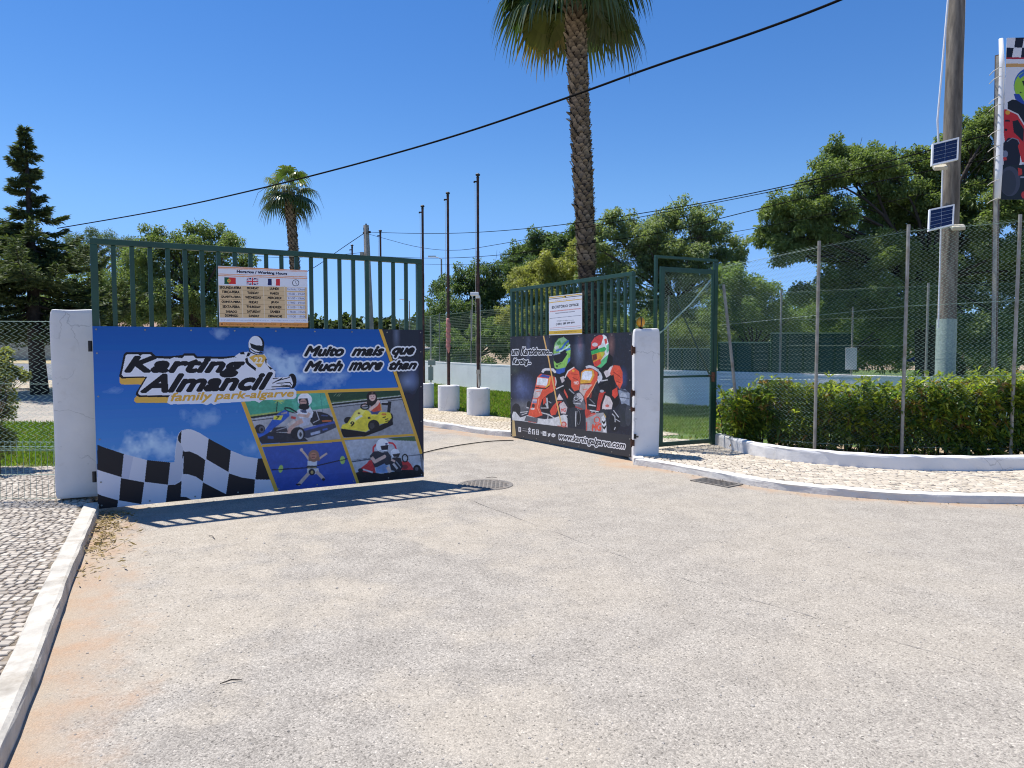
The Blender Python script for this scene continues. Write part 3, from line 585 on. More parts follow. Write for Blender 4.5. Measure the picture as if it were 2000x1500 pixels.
a.line([(985, 268), (1705, 188)], 16, (32, 34, 36)); a.line([(985, 252), (1700, 174)], 7, (186, 188, 190)); a.line([(990, 297), (1712, 212)], 6, (52, 54, 58)); a.line([(990, 283), (1708, 200)], 5, (180, 182, 184))
for x in (1010, 1040, 1060): a.line([(x, 180), (x+28, 150)], 5, (120, 140, 110))
a.poly([(1500, 240), (1602, 234), (1590, 352), (1556, 352), (1565, 272), (1500, 268)], (34, 35, 40)); a.line([(1492, 240), (1565, 238)], 14, (190, 192, 196))
a.poly([(1085, 510), (1340, 548), (1400, 520), (1616, 415), (1618, 472), (1500, 530), (1330, 592), (1115, 602), (1088, 560)], (26, 26, 30))
a.ell(1160, 428, 46, 38, (34, 34, 38)); a.ell(1590, 398, 30, 46, (34, 34, 40))
a.poly([(1085, 500), (1100, 470), (1150, 455), (1185, 400), (1230, 330), (1290, 302), (1370, 330), (1400, 370), (1500, 338), (1590, 348), (1606, 400), (1560, 450), (1470, 470), (1400, 500), (1340, 545), (1200, 525), (1090, 512)], (214, 198, 64))
a.poly([(1230, 340), (1290, 306), (1340, 322), (1280, 400), (1200, 470), (1160, 470)], (226, 214, 110)); a.poly([(1225, 405), (1290, 370), (1310, 385), (1240, 425)], (205, 206, 196)); a.ell(1268, 355, 14, 10, (110, 80, 50)); a.poly([(1358, 392), (1385, 388), (1388, 410), (1362, 414)], (70, 66, 46)); a.ell(1525, 365, 26, 12, (196, 120, 56))
for q in ((1510, 400), (1535, 420), (1540, 440)): a.line([(q[0], q[1]), (q[0]+34, q[1]-10)], 10, (40, 38, 28))
a.ell(1420, 480, 60, 60, (32, 32, 36)); a.ell(1402, 482, 26, 32, (60, 60, 64)); a.text('9', (1184, 440), (1222, 440), (1214, 488), (1176, 488), (34, 32, 26), 1)
a.poly([(1385, 335), (1495, 318), (1460, 368), (1400, 362)], (60, 70, 112)); a.poly([(1405, 262), (1480, 225), (1505, 322), (1420, 342), (1378, 318)], (190, 76, 56)); a.line([(1492, 260), (1500, 330)], 8, (206, 170, 80))
a.ell(1400, 188, 54, 62, (36, 30, 32)); a.poly([(1352, 195), (1450, 175), (1466, 250), (1428, 292), (1350, 262)], (40, 33, 34)); a.ell(1406, 186, 34, 42, (210, 174, 164)); a.poly([(1374, 148), (1438, 144), (1436, 162), (1374, 166)], (38, 32, 34)); a.line([(1394, 204), (1420, 203)], 6, (160, 80, 80)); a.ell(1393, 180, 5, 4, (50, 40, 40)); a.ell(1419, 179, 5, 4, (50, 40, 40))
a.line([(1476, 222), (1450, 265), (1388, 312)], 30, (212, 178, 166)); a.line([(1348, 250), (1292, 278)], 26, (212, 178, 166)); a.ring(1330, 286, 42, 28, 14, (24, 24, 28)); a.line([(1290, 290), (1370, 282)], 10, (24, 24, 28))
a.poly([(278, 700), (1090, 640), (1250, 1090), (432, 1165)], (58, 84, 158)); a.poly([(420, 1020), (1210, 960), (1262, 1120), (440, 1165)], (48, 74, 148), .7)
a.line([(370, 936), (720, 915), (840, 892), (1150, 820)], 12, (30, 34, 52)); a.ell(465, 925, 23, 40, (170, 196, 98), rot=.2); a.ell(1100, 835, 26, 42, (170, 196, 98)); a.line([(440, 934), (490, 930)], 10, (40, 60, 50)); a.line([(1076, 840), (1130, 828)], 10, (40, 60, 50))
a.line([(682, 738), (720, 780), (756, 830)], 22, (206, 178, 158)); a.line([(940, 765), (895, 795), (858, 822)], 20, (206, 178, 158)); a.ell(678, 730, 16, 18, (206, 178, 158))
a.poly([(742, 840), (838, 838), (836, 905), (738, 908)], (206, 204, 206)); a.line([(732, 903), (838, 903)], 22, (60, 58, 62)); a.line([(740, 920), (830, 914)], 8, (190, 170, 110)); a.poly([(735, 926), (852, 920), (862, 966), (790, 988), (735, 982)], (204, 198, 196)); a.ell(784, 958, 34, 34, (44, 42, 50)); a.ell(786, 960, 14, 16, (190, 160, 100))
a.line([(752, 972), (700, 1030), (652, 1084)], 34, (204, 174, 156)); a.line([(830, 952), (880, 1000), (902, 1026)], 34, (204, 174, 156)); a.ell(646, 1086, 27, 10, (36, 32, 38)); a.ell(904, 1034, 18, 14, (36, 32, 38))
a.ell(804, 792, 56, 62, (152, 112, 90)); a.poly([(752, 800), (862, 800), (868, 842), (750, 846)], (142, 104, 84)); a.ell(800, 792, 32, 34, (186, 128, 106)); a.line([(784, 806), (816, 806)], 8, (110, 50, 50)); a.line([(778, 782), (822, 780)], 7, (88, 60, 50))
a.poly([(1115, 635), (1845, 590), (1990, 1000), (1262, 1080)], (172, 175, 182)); a.poly([(1560, 610), (1845, 590), (1860, 640), (1640, 632)], (70, 96, 60)); a.line([(1195, 852), (1400, 822)], 14, (66, 72, 84)); a.line([(1195, 836), (1380, 812)], 5, (80, 86, 96)); a.line([(1740, 795), (1900, 780)], 8, (66, 72, 84))
a.line([(1415, 768), (1416, 705), (1440, 678), (1480, 662)], 18, (196, 56, 64)); a.line([(1570, 656), (1616, 662), (1640, 690), (1650, 720)], 18, (196, 56, 64))
a.poly([(1235, 965), (1300, 945), (1500, 975), (1895, 905), (1960, 1000), (1262, 1078)], (28, 27, 33)); a.poly([(1280, 922), (1350, 868), (1372, 838), (1410, 828), (1442, 966), (1300, 955)], (190, 52, 56)); a.line([(1310, 930), (1410, 962)], 16, (200, 190, 192)); a.ell(1285, 940, 26, 22, (36, 34, 40))
a.poly([(1700, 850), (1770, 845), (1805, 880), (1835, 935), (1700, 935)], (194, 56, 58)); a.ell(1740, 905, 30, 24, (130, 48, 52)); a.ell(1865, 925, 40, 42, (32, 32, 38)); a.ell(1862, 925, 18, 20, (84, 84, 92))
a.poly([(1378, 792), (1420, 748), (1500, 735), (1560, 742), (1602, 800), (1585, 880), (1430, 912)], (48, 50, 60)); a.line([(1398, 805), (1432, 852), (1532, 798)], 34, (208, 174, 158)); a.poly([(1440, 915), (1530, 870), (1568, 905), (1560, 965), (1450, 965)], (120, 146, 186)); a.line([(1560, 905), (1592, 960)], 34, (208, 178, 162))
a.poly([(1575, 838), (1640, 800), (1700, 815), (1720, 900), (1690, 960), (1600, 940)], (44, 44, 52)); a.line([(1620, 870), (1665, 925)], 22, (196, 184, 180)); a.line([(1650, 850), (1700, 910)], 10, (150, 150, 158)); a.line([(1600, 830), (1640, 850)], 20, (200, 166, 152))
a.ring(1742, 815, 28, 38, 13, (28, 28, 32)); a.ell(1640, 762, 46, 44, (222, 222, 228)); a.poly([(1612, 776), (1692, 764), (1680, 802), (1626, 804)], (46, 46, 52))
a.ell(1510, 685, 66, 70, (232, 232, 236)); a.poly([(1488, 690), (1574, 678), (1566, 728), (1500, 732)], (38, 38, 46)); a.line([(1480, 740), (1560, 748)], 10, (120, 122, 130)); a.ell(1552, 668, 14, 10, (50, 60, 110))
for i_, q_ in enumerate(([(95, 235), (640, 150), (920, 145), (1085, 620), (265, 670)], [(945, 145), (1685, 120), (1840, 570), (1110, 610)], [(278, 700), (1090, 640), (1250, 1090), (432, 1165)], [(1115, 635), (1845, 590), (1990, 1000), (1262, 1080)])): a.photo(q_, .12 if i_ != 2 else .07, 1, i_)
# dark strip on the right edge with blurred lights, then the frames
a.frame(0, 0, 1)
a.poly([(738, 640), (830, 640), (830, 910), (819, 872), (790, 795), (775, 750)], (34, 37, 50))
for cx, cy, rx, ry, c, al in [(774, 655, 9, 40, (104, 116, 142), .7), (778, 690, 22, 12, (20, 22, 32), .9), (797, 745, 26, 24, (122, 138, 172), .9), (800, 770, 16, 20, (40, 44, 62), .6), (812, 700, 8, 60, (30, 34, 50), .6), (806, 735, 14, 40, (88, 104, 150), .5)]:
    a.soft(cx, cy, rx, ry, c, al)
a.poly([(818, 640), (826, 640), (826, 940), (818, 872)], (30, 33, 46), .6)
a.frame(460, 740, 5.263)
for q, wd in (([(560, 140), (1690, 104)], 30), ([(75, 235), (425, 1165)], 40), ([(930, 140), (1262, 1090)], 30), ([(270, 690), (1090, 632)], 26), ([(1105, 620), (1852, 575)], 26)): a.line(q, wd, YF)
a.frame(0, 0, 1)
a.line([(741, 638), (780, 752), (812, 850), (822, 884)], 5.8, YF)
# lettering of the left leaf
a.frame(560, 640, 7.143); OL = [(5.0, (210, 212, 218))]; TK = (18, 19, 26)
for t, tl, tr, br, bl in (('Muito', (272, 268), (800, 262), (782, 390), (250, 395)), ('mais', (935, 268), (1362, 268), (1335, 385), (912, 390)), ('que', (1490, 288), (1782, 286), (1755, 410), (1465, 412)),
                          ('Much', (278, 478), (790, 470), (758, 598), (255, 604)), ('more', (895, 492), (1338, 490), (1308, 585), (872, 592)), ('than', (1455, 466), (1822, 462), (1795, 574), (1430, 582))):
    a.text(t, tl, tr, br, bl, TK, 3.0, OL, .30)
a.frame(200, 640, 5.0); GY = (208, 164, 74)
for q in ([(165, 485), (430, 485), (400, 545), (380, 556), (190, 556), (168, 540)], [(312, 690), (345, 660), (660, 668), (645, 735), (330, 735), (311, 718)]): a.poly(q, GY)
a.poly([(163, 475), (180, 400), (208, 262), (232, 240), (480, 238), (505, 262), (520, 277), (660, 280), (780, 268), (800, 252), (900, 252), (925, 280), (1190, 284), (1290, 274), (1380, 290), (1600, 400), (1690, 420), (1692, 600), (1640, 625), (660, 680), (355, 678), (325, 655), (330, 630), (418, 490), (190, 497)], (17, 19, 28))
WH = (209, 211, 219)
a.poly([(188, 458), (228, 272), (245, 260), (350, 262), (372, 278), (390, 262), (470, 262), (495, 297), (660, 306), (700, 290), (780, 300), (800, 275), (890, 275), (910, 300), (1180, 306), (1290, 290), (1400, 300), (1640, 412), (1684, 425), (1684, 590), (1640, 604), (640, 660), (372, 662), (350, 646), (354, 622), (440, 478), (205, 480)], WH)
a.poly([(633, 735), (645, 680), (672, 645), (1870, 598), (1893, 618), (1893, 680), (1870, 698), (1570, 708), (1530, 735), (1490, 715), (1130, 740), (1090, 755), (1060, 738), (1020, 758), (980, 745), (700, 748), (665, 752)], WH)
a.poly([(1290, 282), (1345, 244), (1425, 236), (1460, 250), (1580, 255), (1606, 300), (1612, 345), (1650, 390), (1690, 430), (1680, 500), (1380, 420), (1360, 310)], WH)
a.ell(1503, 162, 78, 84, TK); a.ell(1494, 166, 68, 84, (206, 209, 217)); a.poly([(1440, 150), (1500, 172), (1578, 178), (1572, 234), (1520, 228), (1455, 200)], (20, 21, 30)); a.line([(1440, 205), (1490, 240), (1560, 245)], 10, TK); a.line([(1432, 200), (1440, 240), (1500, 262), (1570, 258)], 9, TK)
for q in ([(1338, 246), (1380, 234), (1392, 262), (1352, 262)], [(1394, 305), (1415, 290), (1430, 340), (1500, 395), (1497, 425), (1420, 368), (1396, 340)], [(1590, 280), (1606, 310), (1600, 370), (1588, 330)], [(1610, 368), (1640, 385), (1664, 402), (1640, 412)], [(1420, 240), (1450, 252), (1430, 280), (1405, 285)]): a.poly(q, TK)
a.poly([(1432, 292), (1480, 268), (1580, 268), (1600, 292), (1575, 340), (1548, 386), (1522, 388), (1490, 352)], GY); a.text('22', (1486, 290), (1566, 288), (1560, 348), (1480, 348), (222, 214, 200), 1.2)
a.ell(1852, 522, 44, 74, TK); a.poly([(1655, 488), (1840, 478), (1862, 545), (1848, 582), (1640, 598)], WH)
for q in ([(1660, 545), (1760, 490)], [(1665, 500), (1720, 492)], [(1700, 545), (1830, 535), (1848, 560)], [(1650, 580), (1840, 574)], [(1690, 525), (1830, 486)], [(1740, 560), (1840, 570)]): a.line(q, 9, TK)
a.text('Karting', (262, 288), (1390, 300), (1345, 476), (218, 474), TK, 4.2, (), .22)
a.text('Almancil', (430, 465), (1655, 444), (1612, 598), (382, 630), TK, 4.2, (), .22)
a.text('family park-algarve', (680, 640), (1872, 604), (1858, 694), (664, 742), (206, 158, 66), 1.7, (), .15)
bl_ = a.build('banner_sheet', gL); tag(bl_, 'blue banner sheet with chequered flag, karting logo and four photographs')
def rivets(parent, plane, W, Hh, mat, n=5):
    def one(x, b): mb = MB(); mb.tube([plane.at(x, b, .0005), plane.at(x, b, .005)], .008, 8); mb.build('rivet', mat, parent)
    for b in (.03, Hh-.03):
        for i in range(n*2-1): one(.03+(W-.06)*i/(n*2-2), b)
    for x in (.03, W-.03):
        for b in np.linspace(.25, Hh-.25, 4): one(x, b)
rivets(gL, pl, WL+.07, hsh, M['galv'])

# banner of the right leaf
plR = Plane(planeR.at(-.03, 0, .006), gr_e, math.asin(.030/WR))
a = Art(plR, WR+.06, hshR, .0032, 990, 640, 5.769, 1.0)
a.img[:] = lin((41, 43, 56))
for cx, cy, rx, ry, c, al in [(815, 250, 75, 260, (112, 122, 150), .85), (1175, 190, 55, 170, (150, 108, 100), .7), (825, 180, 40, 120, (150, 100, 104), .5), (240, 250, 40, 260, (84, 92, 120), .8), (180, 690, 170, 210, (88, 102, 150), .9), (150, 640, 60, 120, (120, 132, 170), .5), (90, 480, 90, 70, (74, 84, 74), .6), (1310, 560, 60, 150, (70, 84, 140), .8), (60, 230, 60, 130, (30, 32, 44), .8), (200, 880, 260, 90, (120, 122, 130), .9), (120, 940, 120, 60, (126, 128, 136), .6), (450, 200, 40, 130, (80, 86, 110), .6), (1240, 180, 40, 170, (36, 38, 50), .6), (1340, 120, 70, 110, (36, 38, 50), .8)]:
    a.soft(cx, cy, rx, ry, c, al)
a.poly([(55, 1036), (400, 1082), (680, 1122), (1000, 1165), (1400, 1212), (1400, 1500), (40, 1300)], (60, 59, 62))
RD, RD2, LG, DK, WT = (222, 88, 62), (196, 62, 56), (206, 204, 206), (30, 29, 35), (226, 228, 234)
# farther kart and driver
a.poly([(900, 740), (1010, 690), (1045, 720), (1010, 920), (910, 920), (880, 840)], (40, 38, 44)); a.poly([(1250, 705), (1330, 690), (1382, 740), (1382, 880), (1290, 860)], (136, 146, 164)); a.line([(1240, 660), (1290, 700), (1350, 720)], 22, (70, 76, 92)); a.ell(1310, 780, 40, 50, (170, 178, 192)); a.line([(1260, 780), (1380, 800)], 12, (90, 98, 116))
a.poly([(1030, 655), (1140, 590), (1255, 700), (1265, 860), (1210, 910), (1080, 740)], DK); a.poly([(1060, 480), (1190, 430), (1185, 560), (1140, 650), (1085, 600)], (34, 33, 39))
a.ell(1320, 985, 76, 132, (50, 53, 62)); a.ell(1366, 990, 34, 120, (66, 70, 80)); a.ell(1215, 1065, 62, 112, (34, 35, 42)); a.line([(1185, 970), (1215, 1000), (1220, 1060)], 12, (170, 172, 178)); a.line([(1200, 930), (1260, 1010)], 10, (190, 192, 198)); a.line([(1210, 1150), (1222, 1120)], 10, (190, 192, 198)); a.line([(1225, 1030), (1275, 1060)], 8, (180, 182, 190))
a.poly([(1040, 735), (1112, 722), (1068, 850), (1052, 935), (1008, 932), (1020, 830)], RD2); a.poly([(1110, 760), (1160, 782), (1192, 850), (1180, 918), (1062, 922), (1078, 830)], (214, 202, 202)); a.ell(1130, 880, 22, 16, (206, 110, 100)); a.line([(1108, 740), (1066, 860), (1060, 925)], 22, (36, 30, 34))
a.line([(920, 868), (1000, 882)], 14, (200, 202, 206)); a.line([(930, 930), (1035, 948)], 12, (200, 202, 206)); a.line([(960, 930), (955, 985)], 9, (190, 192, 198)); a.line([(1000, 935), (1000, 985)], 9, (190, 192, 198)); a.line([(930, 800), (990, 860)], 10, (120, 122, 130)); a.line([(950, 730), (940, 790)], 18, (150, 60, 50)); a.ell(1070, 715, 24, 16, (170, 174, 182))
a.line([(890, 448), (925, 436), (965, 444), (1040, 490), (1062, 560)], 28, (196, 196, 204)); a.line([(1040, 470), (1082, 520), (1090, 590)], 22, (28, 28, 34)); a.poly([(1010, 560), (1060, 520), (1075, 580), (1030, 630)], (204, 206, 214))
a.poly([(835, 500), (880, 465), (960, 460), (1022, 505), (1022, 580), (990, 640), (945, 720), (895, 800), (905, 930), (862, 905), (828, 780), (826, 640)], RD); a.poly([(826, 640), (965, 640), (890, 720), (858, 800), (815, 740)], (204, 186, 180)); a.line([(860, 700), (905, 690)], 10, (226, 120, 100))
a.poly([(826, 630), (835, 510), (872, 474), (972, 474), (988, 540), (942, 622)], (222, 168, 64)); a.poly([(840, 585), (848, 508), (880, 488), (958, 490), (962, 540), (935, 592)], (220, 226, 236)); a.line([(828, 634), (940, 630)], 9, DK)
a.line([(1010, 600), (960, 700), (910, 780)], 10, (240, 170, 130))
a.poly([(1090, 500), (1150, 448), (1195, 425), (1170, 530), (1120, 565)], (216, 206, 208)); a.poly([(1180, 460), (1205, 420), (1270, 430), (1302, 500), (1304, 620), (1272, 692), (1235, 640), (1200, 560), (1160, 520)], RD); a.line([(1200, 500), (1260, 540), (1280, 560)], 10, (170, 50, 44)); a.line([(1230, 600), (1280, 620)], 9, (170, 50, 44)); a.poly([(1148, 570), (1200, 525), (1222, 640), (1192, 725), (1140, 690)], (28, 27, 33)); a.poly([(1188, 705), (1242, 670), (1252, 760), (1216, 798), (1184, 762)], (214, 74, 58)); a.line([(1060, 600), (1135, 588)], 12, LG)
a.line([(1030, 650), (1130, 600)], 16, (20, 20, 25))
a.poly([(1055, 440), (1140, 340), (1152, 288), (1192, 330), (1192, 400), (1135, 480), (1075, 482)], (25, 25, 31))
a.poly([(1000, 432), (1046, 90), (1090, 78), (1122, 100), (1146, 180), (1146, 290), (1108, 400), (1076, 428)], (216, 222, 224)); a.poly([(945, 245), (952, 165), (990, 108), (1040, 82), (1075, 82), (1085, 110), (1062, 190), (985, 240)], (206, 68, 66)); a.poly([(1095, 130), (1122, 120), (1132, 170), (1110, 190)], (206, 78, 72)); a.poly([(948, 265), (1020, 240), (1098, 214), (1122, 236), (1104, 268), (1030, 282), (955, 306)], (56, 172, 92))
a.poly([(958, 305), (1040, 278), (1098, 268), (1104, 300), (1056, 372), (972, 392)], (214, 150, 50)); a.poly([(962, 308), (1010, 292), (1018, 352), (972, 374)], (112, 48, 42)); a.poly([(1050, 282), (1090, 272), (1098, 296), (1070, 340)], (196, 200, 70)); a.poly([(970, 390), (1052, 350), (1062, 402), (1022, 442), (988, 432)], (210, 72, 62)); a.poly([(1060, 372), (1142, 300), (1122, 392), (1060, 452), (1010, 440), (1060, 402)], (92, 188, 126)); a.ell(992, 190, 32, 22, (210, 196, 202)); a.poly([(1120, 200), (1146, 180), (1146, 260), (1124, 290)], (110, 196, 150))
# nearer kart and driver
a.poly([(540, 520), (700, 480), (762, 560), (720, 700), (560, 690)], (30, 29, 35)); a.poly([(640, 470), (712, 380), (752, 430), (702, 520), (600, 562), (556, 532)], (22, 22, 28))
a.poly([(655, 650), (765, 740), (795, 885), (700, 905), (640, 740), (560, 690), (640, 640)], (26, 25, 31)); a.poly([(590, 740), (636, 812), (558, 815)], (214, 200, 200)); a.poly([(598, 560), (640, 545), (650, 600), (620, 625)], (196, 186, 188))
a.poly([(480, 930), (520, 880), (562, 830), (620, 828), (548, 980), (500, 990)], (208, 76, 60)); a.poly([(590, 862), (640, 832), (682, 900), (664, 970), (608, 965)], (206, 192, 194)); a.text('MG', (612, 912), (662, 908), (660, 946), (612, 950), (214, 84, 70), 1); a.line([(560, 900), (600, 840)], 14, (34, 28, 32))
a.poly([(668, 530), (700, 480), (752, 448), (812, 490), (828, 600), (812, 700), (760, 716), (720, 660), (700, 570)], RD); a.line([(740, 560), (800, 590)], 10, (170, 52, 44)); a.line([(730, 520), (800, 530)], 8, (180, 56, 46)); a.line([(652, 565), (690, 488), (755, 447)], 13, (224, 214, 212)); a.poly([(690, 560), (726, 600), (722, 682), (660, 640)], (34, 27, 32)); a.ell(748, 485, 16, 12, (232, 160, 60)); a.text('TWO', (752, 612), (806, 600), (806, 640), (752, 640), (236, 214, 208), 1); a.poly([(648, 690), (690, 780), (680, 800), (640, 720)], (208, 84, 68))
a.poly([(760, 760), (820, 720), (880, 830), (890, 920), (800, 930), (740, 830)], (110, 108, 116)); a.poly([(785, 740), (830, 735), (865, 800), (840, 840), (800, 800)], (196, 192, 196)); a.ell(780, 800, 34, 28, (70, 70, 78)); a.ring(780, 800, 24, 20, 7, (200, 202, 208)); a.line([(750, 850), (830, 860)], 10, (190, 192, 198)); a.line([(770, 890), (850, 920)], 14, (160, 60, 54)); a.line([(810, 715), (860, 770), (885, 860)], 8, (28, 28, 34)); a.line([(770, 840), (840, 800)], 9, (36, 36, 42)); a.line([(700, 690), (730, 720), (755, 740)], 12, (150, 152, 160))
a.poly([(400, 780), (490, 740), (505, 900), (470, 970), (390, 930)], (34, 31, 37)); a.line([(450, 790), (460, 900), (440, 860)], 16, (190, 192, 198)); a.poly([(408, 800), (440, 780), (440, 840), (410, 870)], (206, 74, 58)); a.line([(490, 700), (500, 900)], 20, (44, 42, 48)); a.line([(470, 830), (500, 850)], 9, (176, 178, 186))
a.ell(105, 925, 48, 72, (36, 37, 43)); a.ell(250, 868, 26, 42, (38, 39, 46))
a.line([(150, 955), (240, 945)], 9, LG); a.line([(165, 985), (230, 960)], 8, LG); a.line([(220, 900), (250, 905)], 10, LG); a.line([(375, 955), (470, 978), (540, 1022)], 12, LG); a.line([(470, 905), (380, 905)], 9, LG); a.line([(465, 980), (460, 1030)], 9, LG)
a.line([(400, 505), (412, 480), (440, 468), (515, 470), (542, 498)], 28, (208, 206, 210)); a.poly([(398, 520), (430, 495), (520, 498), (540, 530), (470, 545)], (28, 28, 34))
a.poly([(340, 560), (378, 520), (480, 538), (545, 556), (552, 680), (520, 720), (470, 745), (400, 805), (368, 900), (402, 985), (330, 1012), (238, 992), (262, 900), (300, 765), (320, 660)], RD); a.poly([(366, 552), (400, 524), (484, 545), (474, 568)], (58, 82, 156)); a.poly([(333, 642), (346, 560), (467, 575), (450, 656)], (224, 228, 234)); a.line([(486, 560), (474, 640), (440, 668)], 18, (220, 168, 66)); a.line([(330, 652), (440, 664)], 8, (216, 150, 140)); a.line([(322, 672), (430, 690), (480, 655)], 11, DK); a.poly([(318, 695), (402, 690), (372, 765), (345, 790), (300, 800), (300, 745)], (200, 188, 188)); a.line([(330, 720), (380, 715)], 9, (214, 120, 104)); a.poly([(290, 805), (340, 805), (335, 850), (285, 850)], (196, 192, 204)); a.line([(290, 838), (336, 838)], 12, (70, 82, 160)); a.ell(298, 880, 16, 24, (60, 56, 66)); a.ell(290, 914, 24, 11, (212, 208, 210)); a.line([(360, 800), (345, 900), (370, 960)], 9, (240, 150, 120)); a.line([(545, 560), (555, 610), (548, 650)], 12, (214, 208, 210)); a.line([(552, 692), (640, 650)], 12, LG)
a.poly([(58, 992), (72, 946), (98, 948), (150, 1012), (190, 1000), (232, 985), (330, 1018), (430, 1030), (520, 1022), (640, 978), (668, 985), (682, 1030), (682, 1122), (590, 1112), (340, 1082), (200, 1056), (62, 1042)], (208, 208, 210)); a.poly([(218, 992), (350, 1022), (342, 1078), (196, 1050)], (98, 99, 106)); a.line([(240, 1058), (330, 1070)], 7, (200, 90, 84)); a.ell(640, 1090, 34, 34, (200, 92, 84)); a.ell(640, 1090, 18, 20, (216, 180, 176)); a.line([(570, 1105), (680, 1118)], 10, (206, 120, 110))
a.ell(752, 1012, 72, 108, (46, 49, 58)); a.ell(808, 1014, 34, 94, (28, 28, 34)); a.ring(806, 1014, 22, 80, 7, (110, 112, 120)); a.line([(778, 940), (772, 1030), (776, 1110)], 8, (206, 206, 210)); a.line([(650, 985), (682, 990)], 10, LG); a.line([(655, 1020), (682, 1024)], 10, LG)
a.poly([(1030, 960), (1060, 930), (1130, 930), (1150, 1150), (1120, 1165), (1090, 960)], (40, 42, 50)); a.ell(1085, 960, 52, 44, (50, 53, 62))
a.poly([(880, 920), (930, 925), (945, 960), (1010, 960), (890, 1015), (878, 960)], (196, 70, 60)); a.poly([(888, 1012), (960, 972), (1086, 956), (1112, 1000), (1128, 1188), (960, 1166), (890, 1160)], (162, 160, 164)); a.line([(892, 1015), (1000, 968)], 14, (206, 96, 84)); a.line([(900, 1060), (896, 1158)], 12, (200, 80, 70)); a.ring(1014, 1040, 30, 34, 12, (216, 84, 66)); a.text('MG', (965, 1092), (1060, 1078), (1058, 1160), (960, 1158), (220, 86, 66), 3); a.poly([(1066, 1008), (1092, 985), (1116, 1060), (1120, 1180), (1086, 1176), (1070, 1080)], (222, 222, 226)); a.poly([(1070, 1040), (1090, 1062), (1112, 1040), (1112, 1064), (1092, 1092), (1072, 1066)], (24, 24, 30)); a.poly([(1074, 1096), (1094, 1120), (1116, 1096), (1117, 1122), (1096, 1150), (1076, 1124)], (24, 24, 30)); a.line([(1095, 970), (1115, 1010)], 8, (214, 180, 90))
a.poly([(528, 400), (525, 255), (542, 170), (580, 122), (638, 104), (692, 145), (718, 240), (712, 340), (662, 445), (590, 482), (540, 452)], (142, 196, 96)); a.poly([(530, 262), (548, 172), (590, 124), (640, 106), (676, 132), (600, 190), (560, 262)], (172, 214, 158)); a.line([(556, 262), (620, 235), (660, 175), (690, 150)], 22, (64, 112, 196)); a.line([(590, 270), (660, 240), (706, 195)], 16, (196, 220, 226)); a.line([(640, 262), (715, 235)], 22, (60, 104, 184)); a.poly([(560, 165), (600, 140), (610, 185), (575, 200)], (110, 180, 90)); a.ell(560, 225, 24, 20, (206, 214, 206))
a.poly([(522, 300), (590, 285), (652, 248), (676, 262), (680, 302), (624, 384), (562, 406), (530, 372)], (24, 25, 34)); a.line([(524, 304), (600, 286)], 16, (150, 164, 190)); a.line([(668, 270), (700, 300), (700, 360)], 16, (124, 184, 80)); a.ell(564, 432, 12, 14, (60, 90, 50)); a.line([(580, 412), (612, 405)], 9, (50, 70, 44)); a.poly([(556, 472), (660, 446), (650, 500), (590, 522), (556, 512)], (54, 92, 178)); a.poly([(690, 350), (714, 330), (712, 370), (680, 410)], (70, 110, 190)); a.ell(672, 200, 10, 10, (30, 40, 50))
a.photo([(30, 60), (1420, 20), (1420, 1215), (1000, 1168), (680, 1125), (40, 1036)], .13, 1, 9)
a.line([(412, 92), (470, 350), (560, 830), (612, 1085)], 14, (224, 178, 106))
a.poly([(62, 1040), (84, 1046), (104, 1222), (60, 1226)], (196, 172, 122))
OL2 = [(4.2, (226, 228, 234))]
a.text('um', (62, 252), (134, 250), (126, 304), (54, 306), TK, 2.4, OL2, .2)
a.text('Kartódromo...', (172, 222), (514, 238), (504, 300), (162, 306), TK, 2.4, OL2, .2)
a.text('Karting...', (74, 348), (276, 354), (266, 424), (62, 430), TK, 2.4, OL2, .2)
a.text('www.kartingalgarve.com', (592, 1186), (1336, 1296), (1322, 1386), (580, 1276), (30, 28, 34), 1.9, [(4.2, (232, 230, 232))], .15)
IC = (222, 220, 222)
a.poly([(130, 1118), (160, 1122), (160, 1176), (130, 1172)], IC); a.ell(145, 1142, 7, 9, (60, 59, 62)); a.line([(138, 1160), (152, 1161)], 5, (60, 59, 62))
a.line([(176, 1135), (226, 1142)], 4, (150, 148, 150)); a.line([(176, 1158), (234, 1167)], 9, (150, 148, 150))
a.line([(240, 1140), (268, 1180)], 11, IC); a.line([(266, 1138), (242, 1182)], 11, IC); a.ell(254, 1134, 9, 9, IC); a.line([(240, 1192), (270, 1196)], 6, IC)
a.poly([(283, 1142), (315, 1146), (315, 1204), (283, 1200)], IC); a.text('f', (291, 1154), (310, 1156), (310, 1202), (291, 1200), (60, 59, 62), 1)
a.line([(331, 1150), (358, 1152), (358, 1206), (331, 1202), (331, 1150)], 6, IC); a.ring(345, 1177, 9, 12, 5, IC)
a.text('You', (378, 1168), (400, 1170), (400, 1198), (378, 1196), IC, .6); a.poly([(402, 1164), (444, 1170), (444, 1222), (402, 1216)], IC); a.text('Tube', (406, 1180), (440, 1184), (440, 1208), (406, 1204), (60, 59, 62))
a.poly([(458, 1184), (474, 1198), (482, 1186), (492, 1196), (486, 1216), (468, 1228), (456, 1220), (468, 1214)], IC)
a.poly([(500, 1206), (520, 1188), (548, 1204), (546, 1224), (524, 1236), (504, 1224)], IC); a.line([(512, 1212), (536, 1214)], 5, (60, 59, 62))
br_ = a.build('banner_sheet', gR); tag(br_, 'dark banner sheet with two kart racers in red suits')
rivets(gR, plR, WR+.06, hshR, M['galv'])

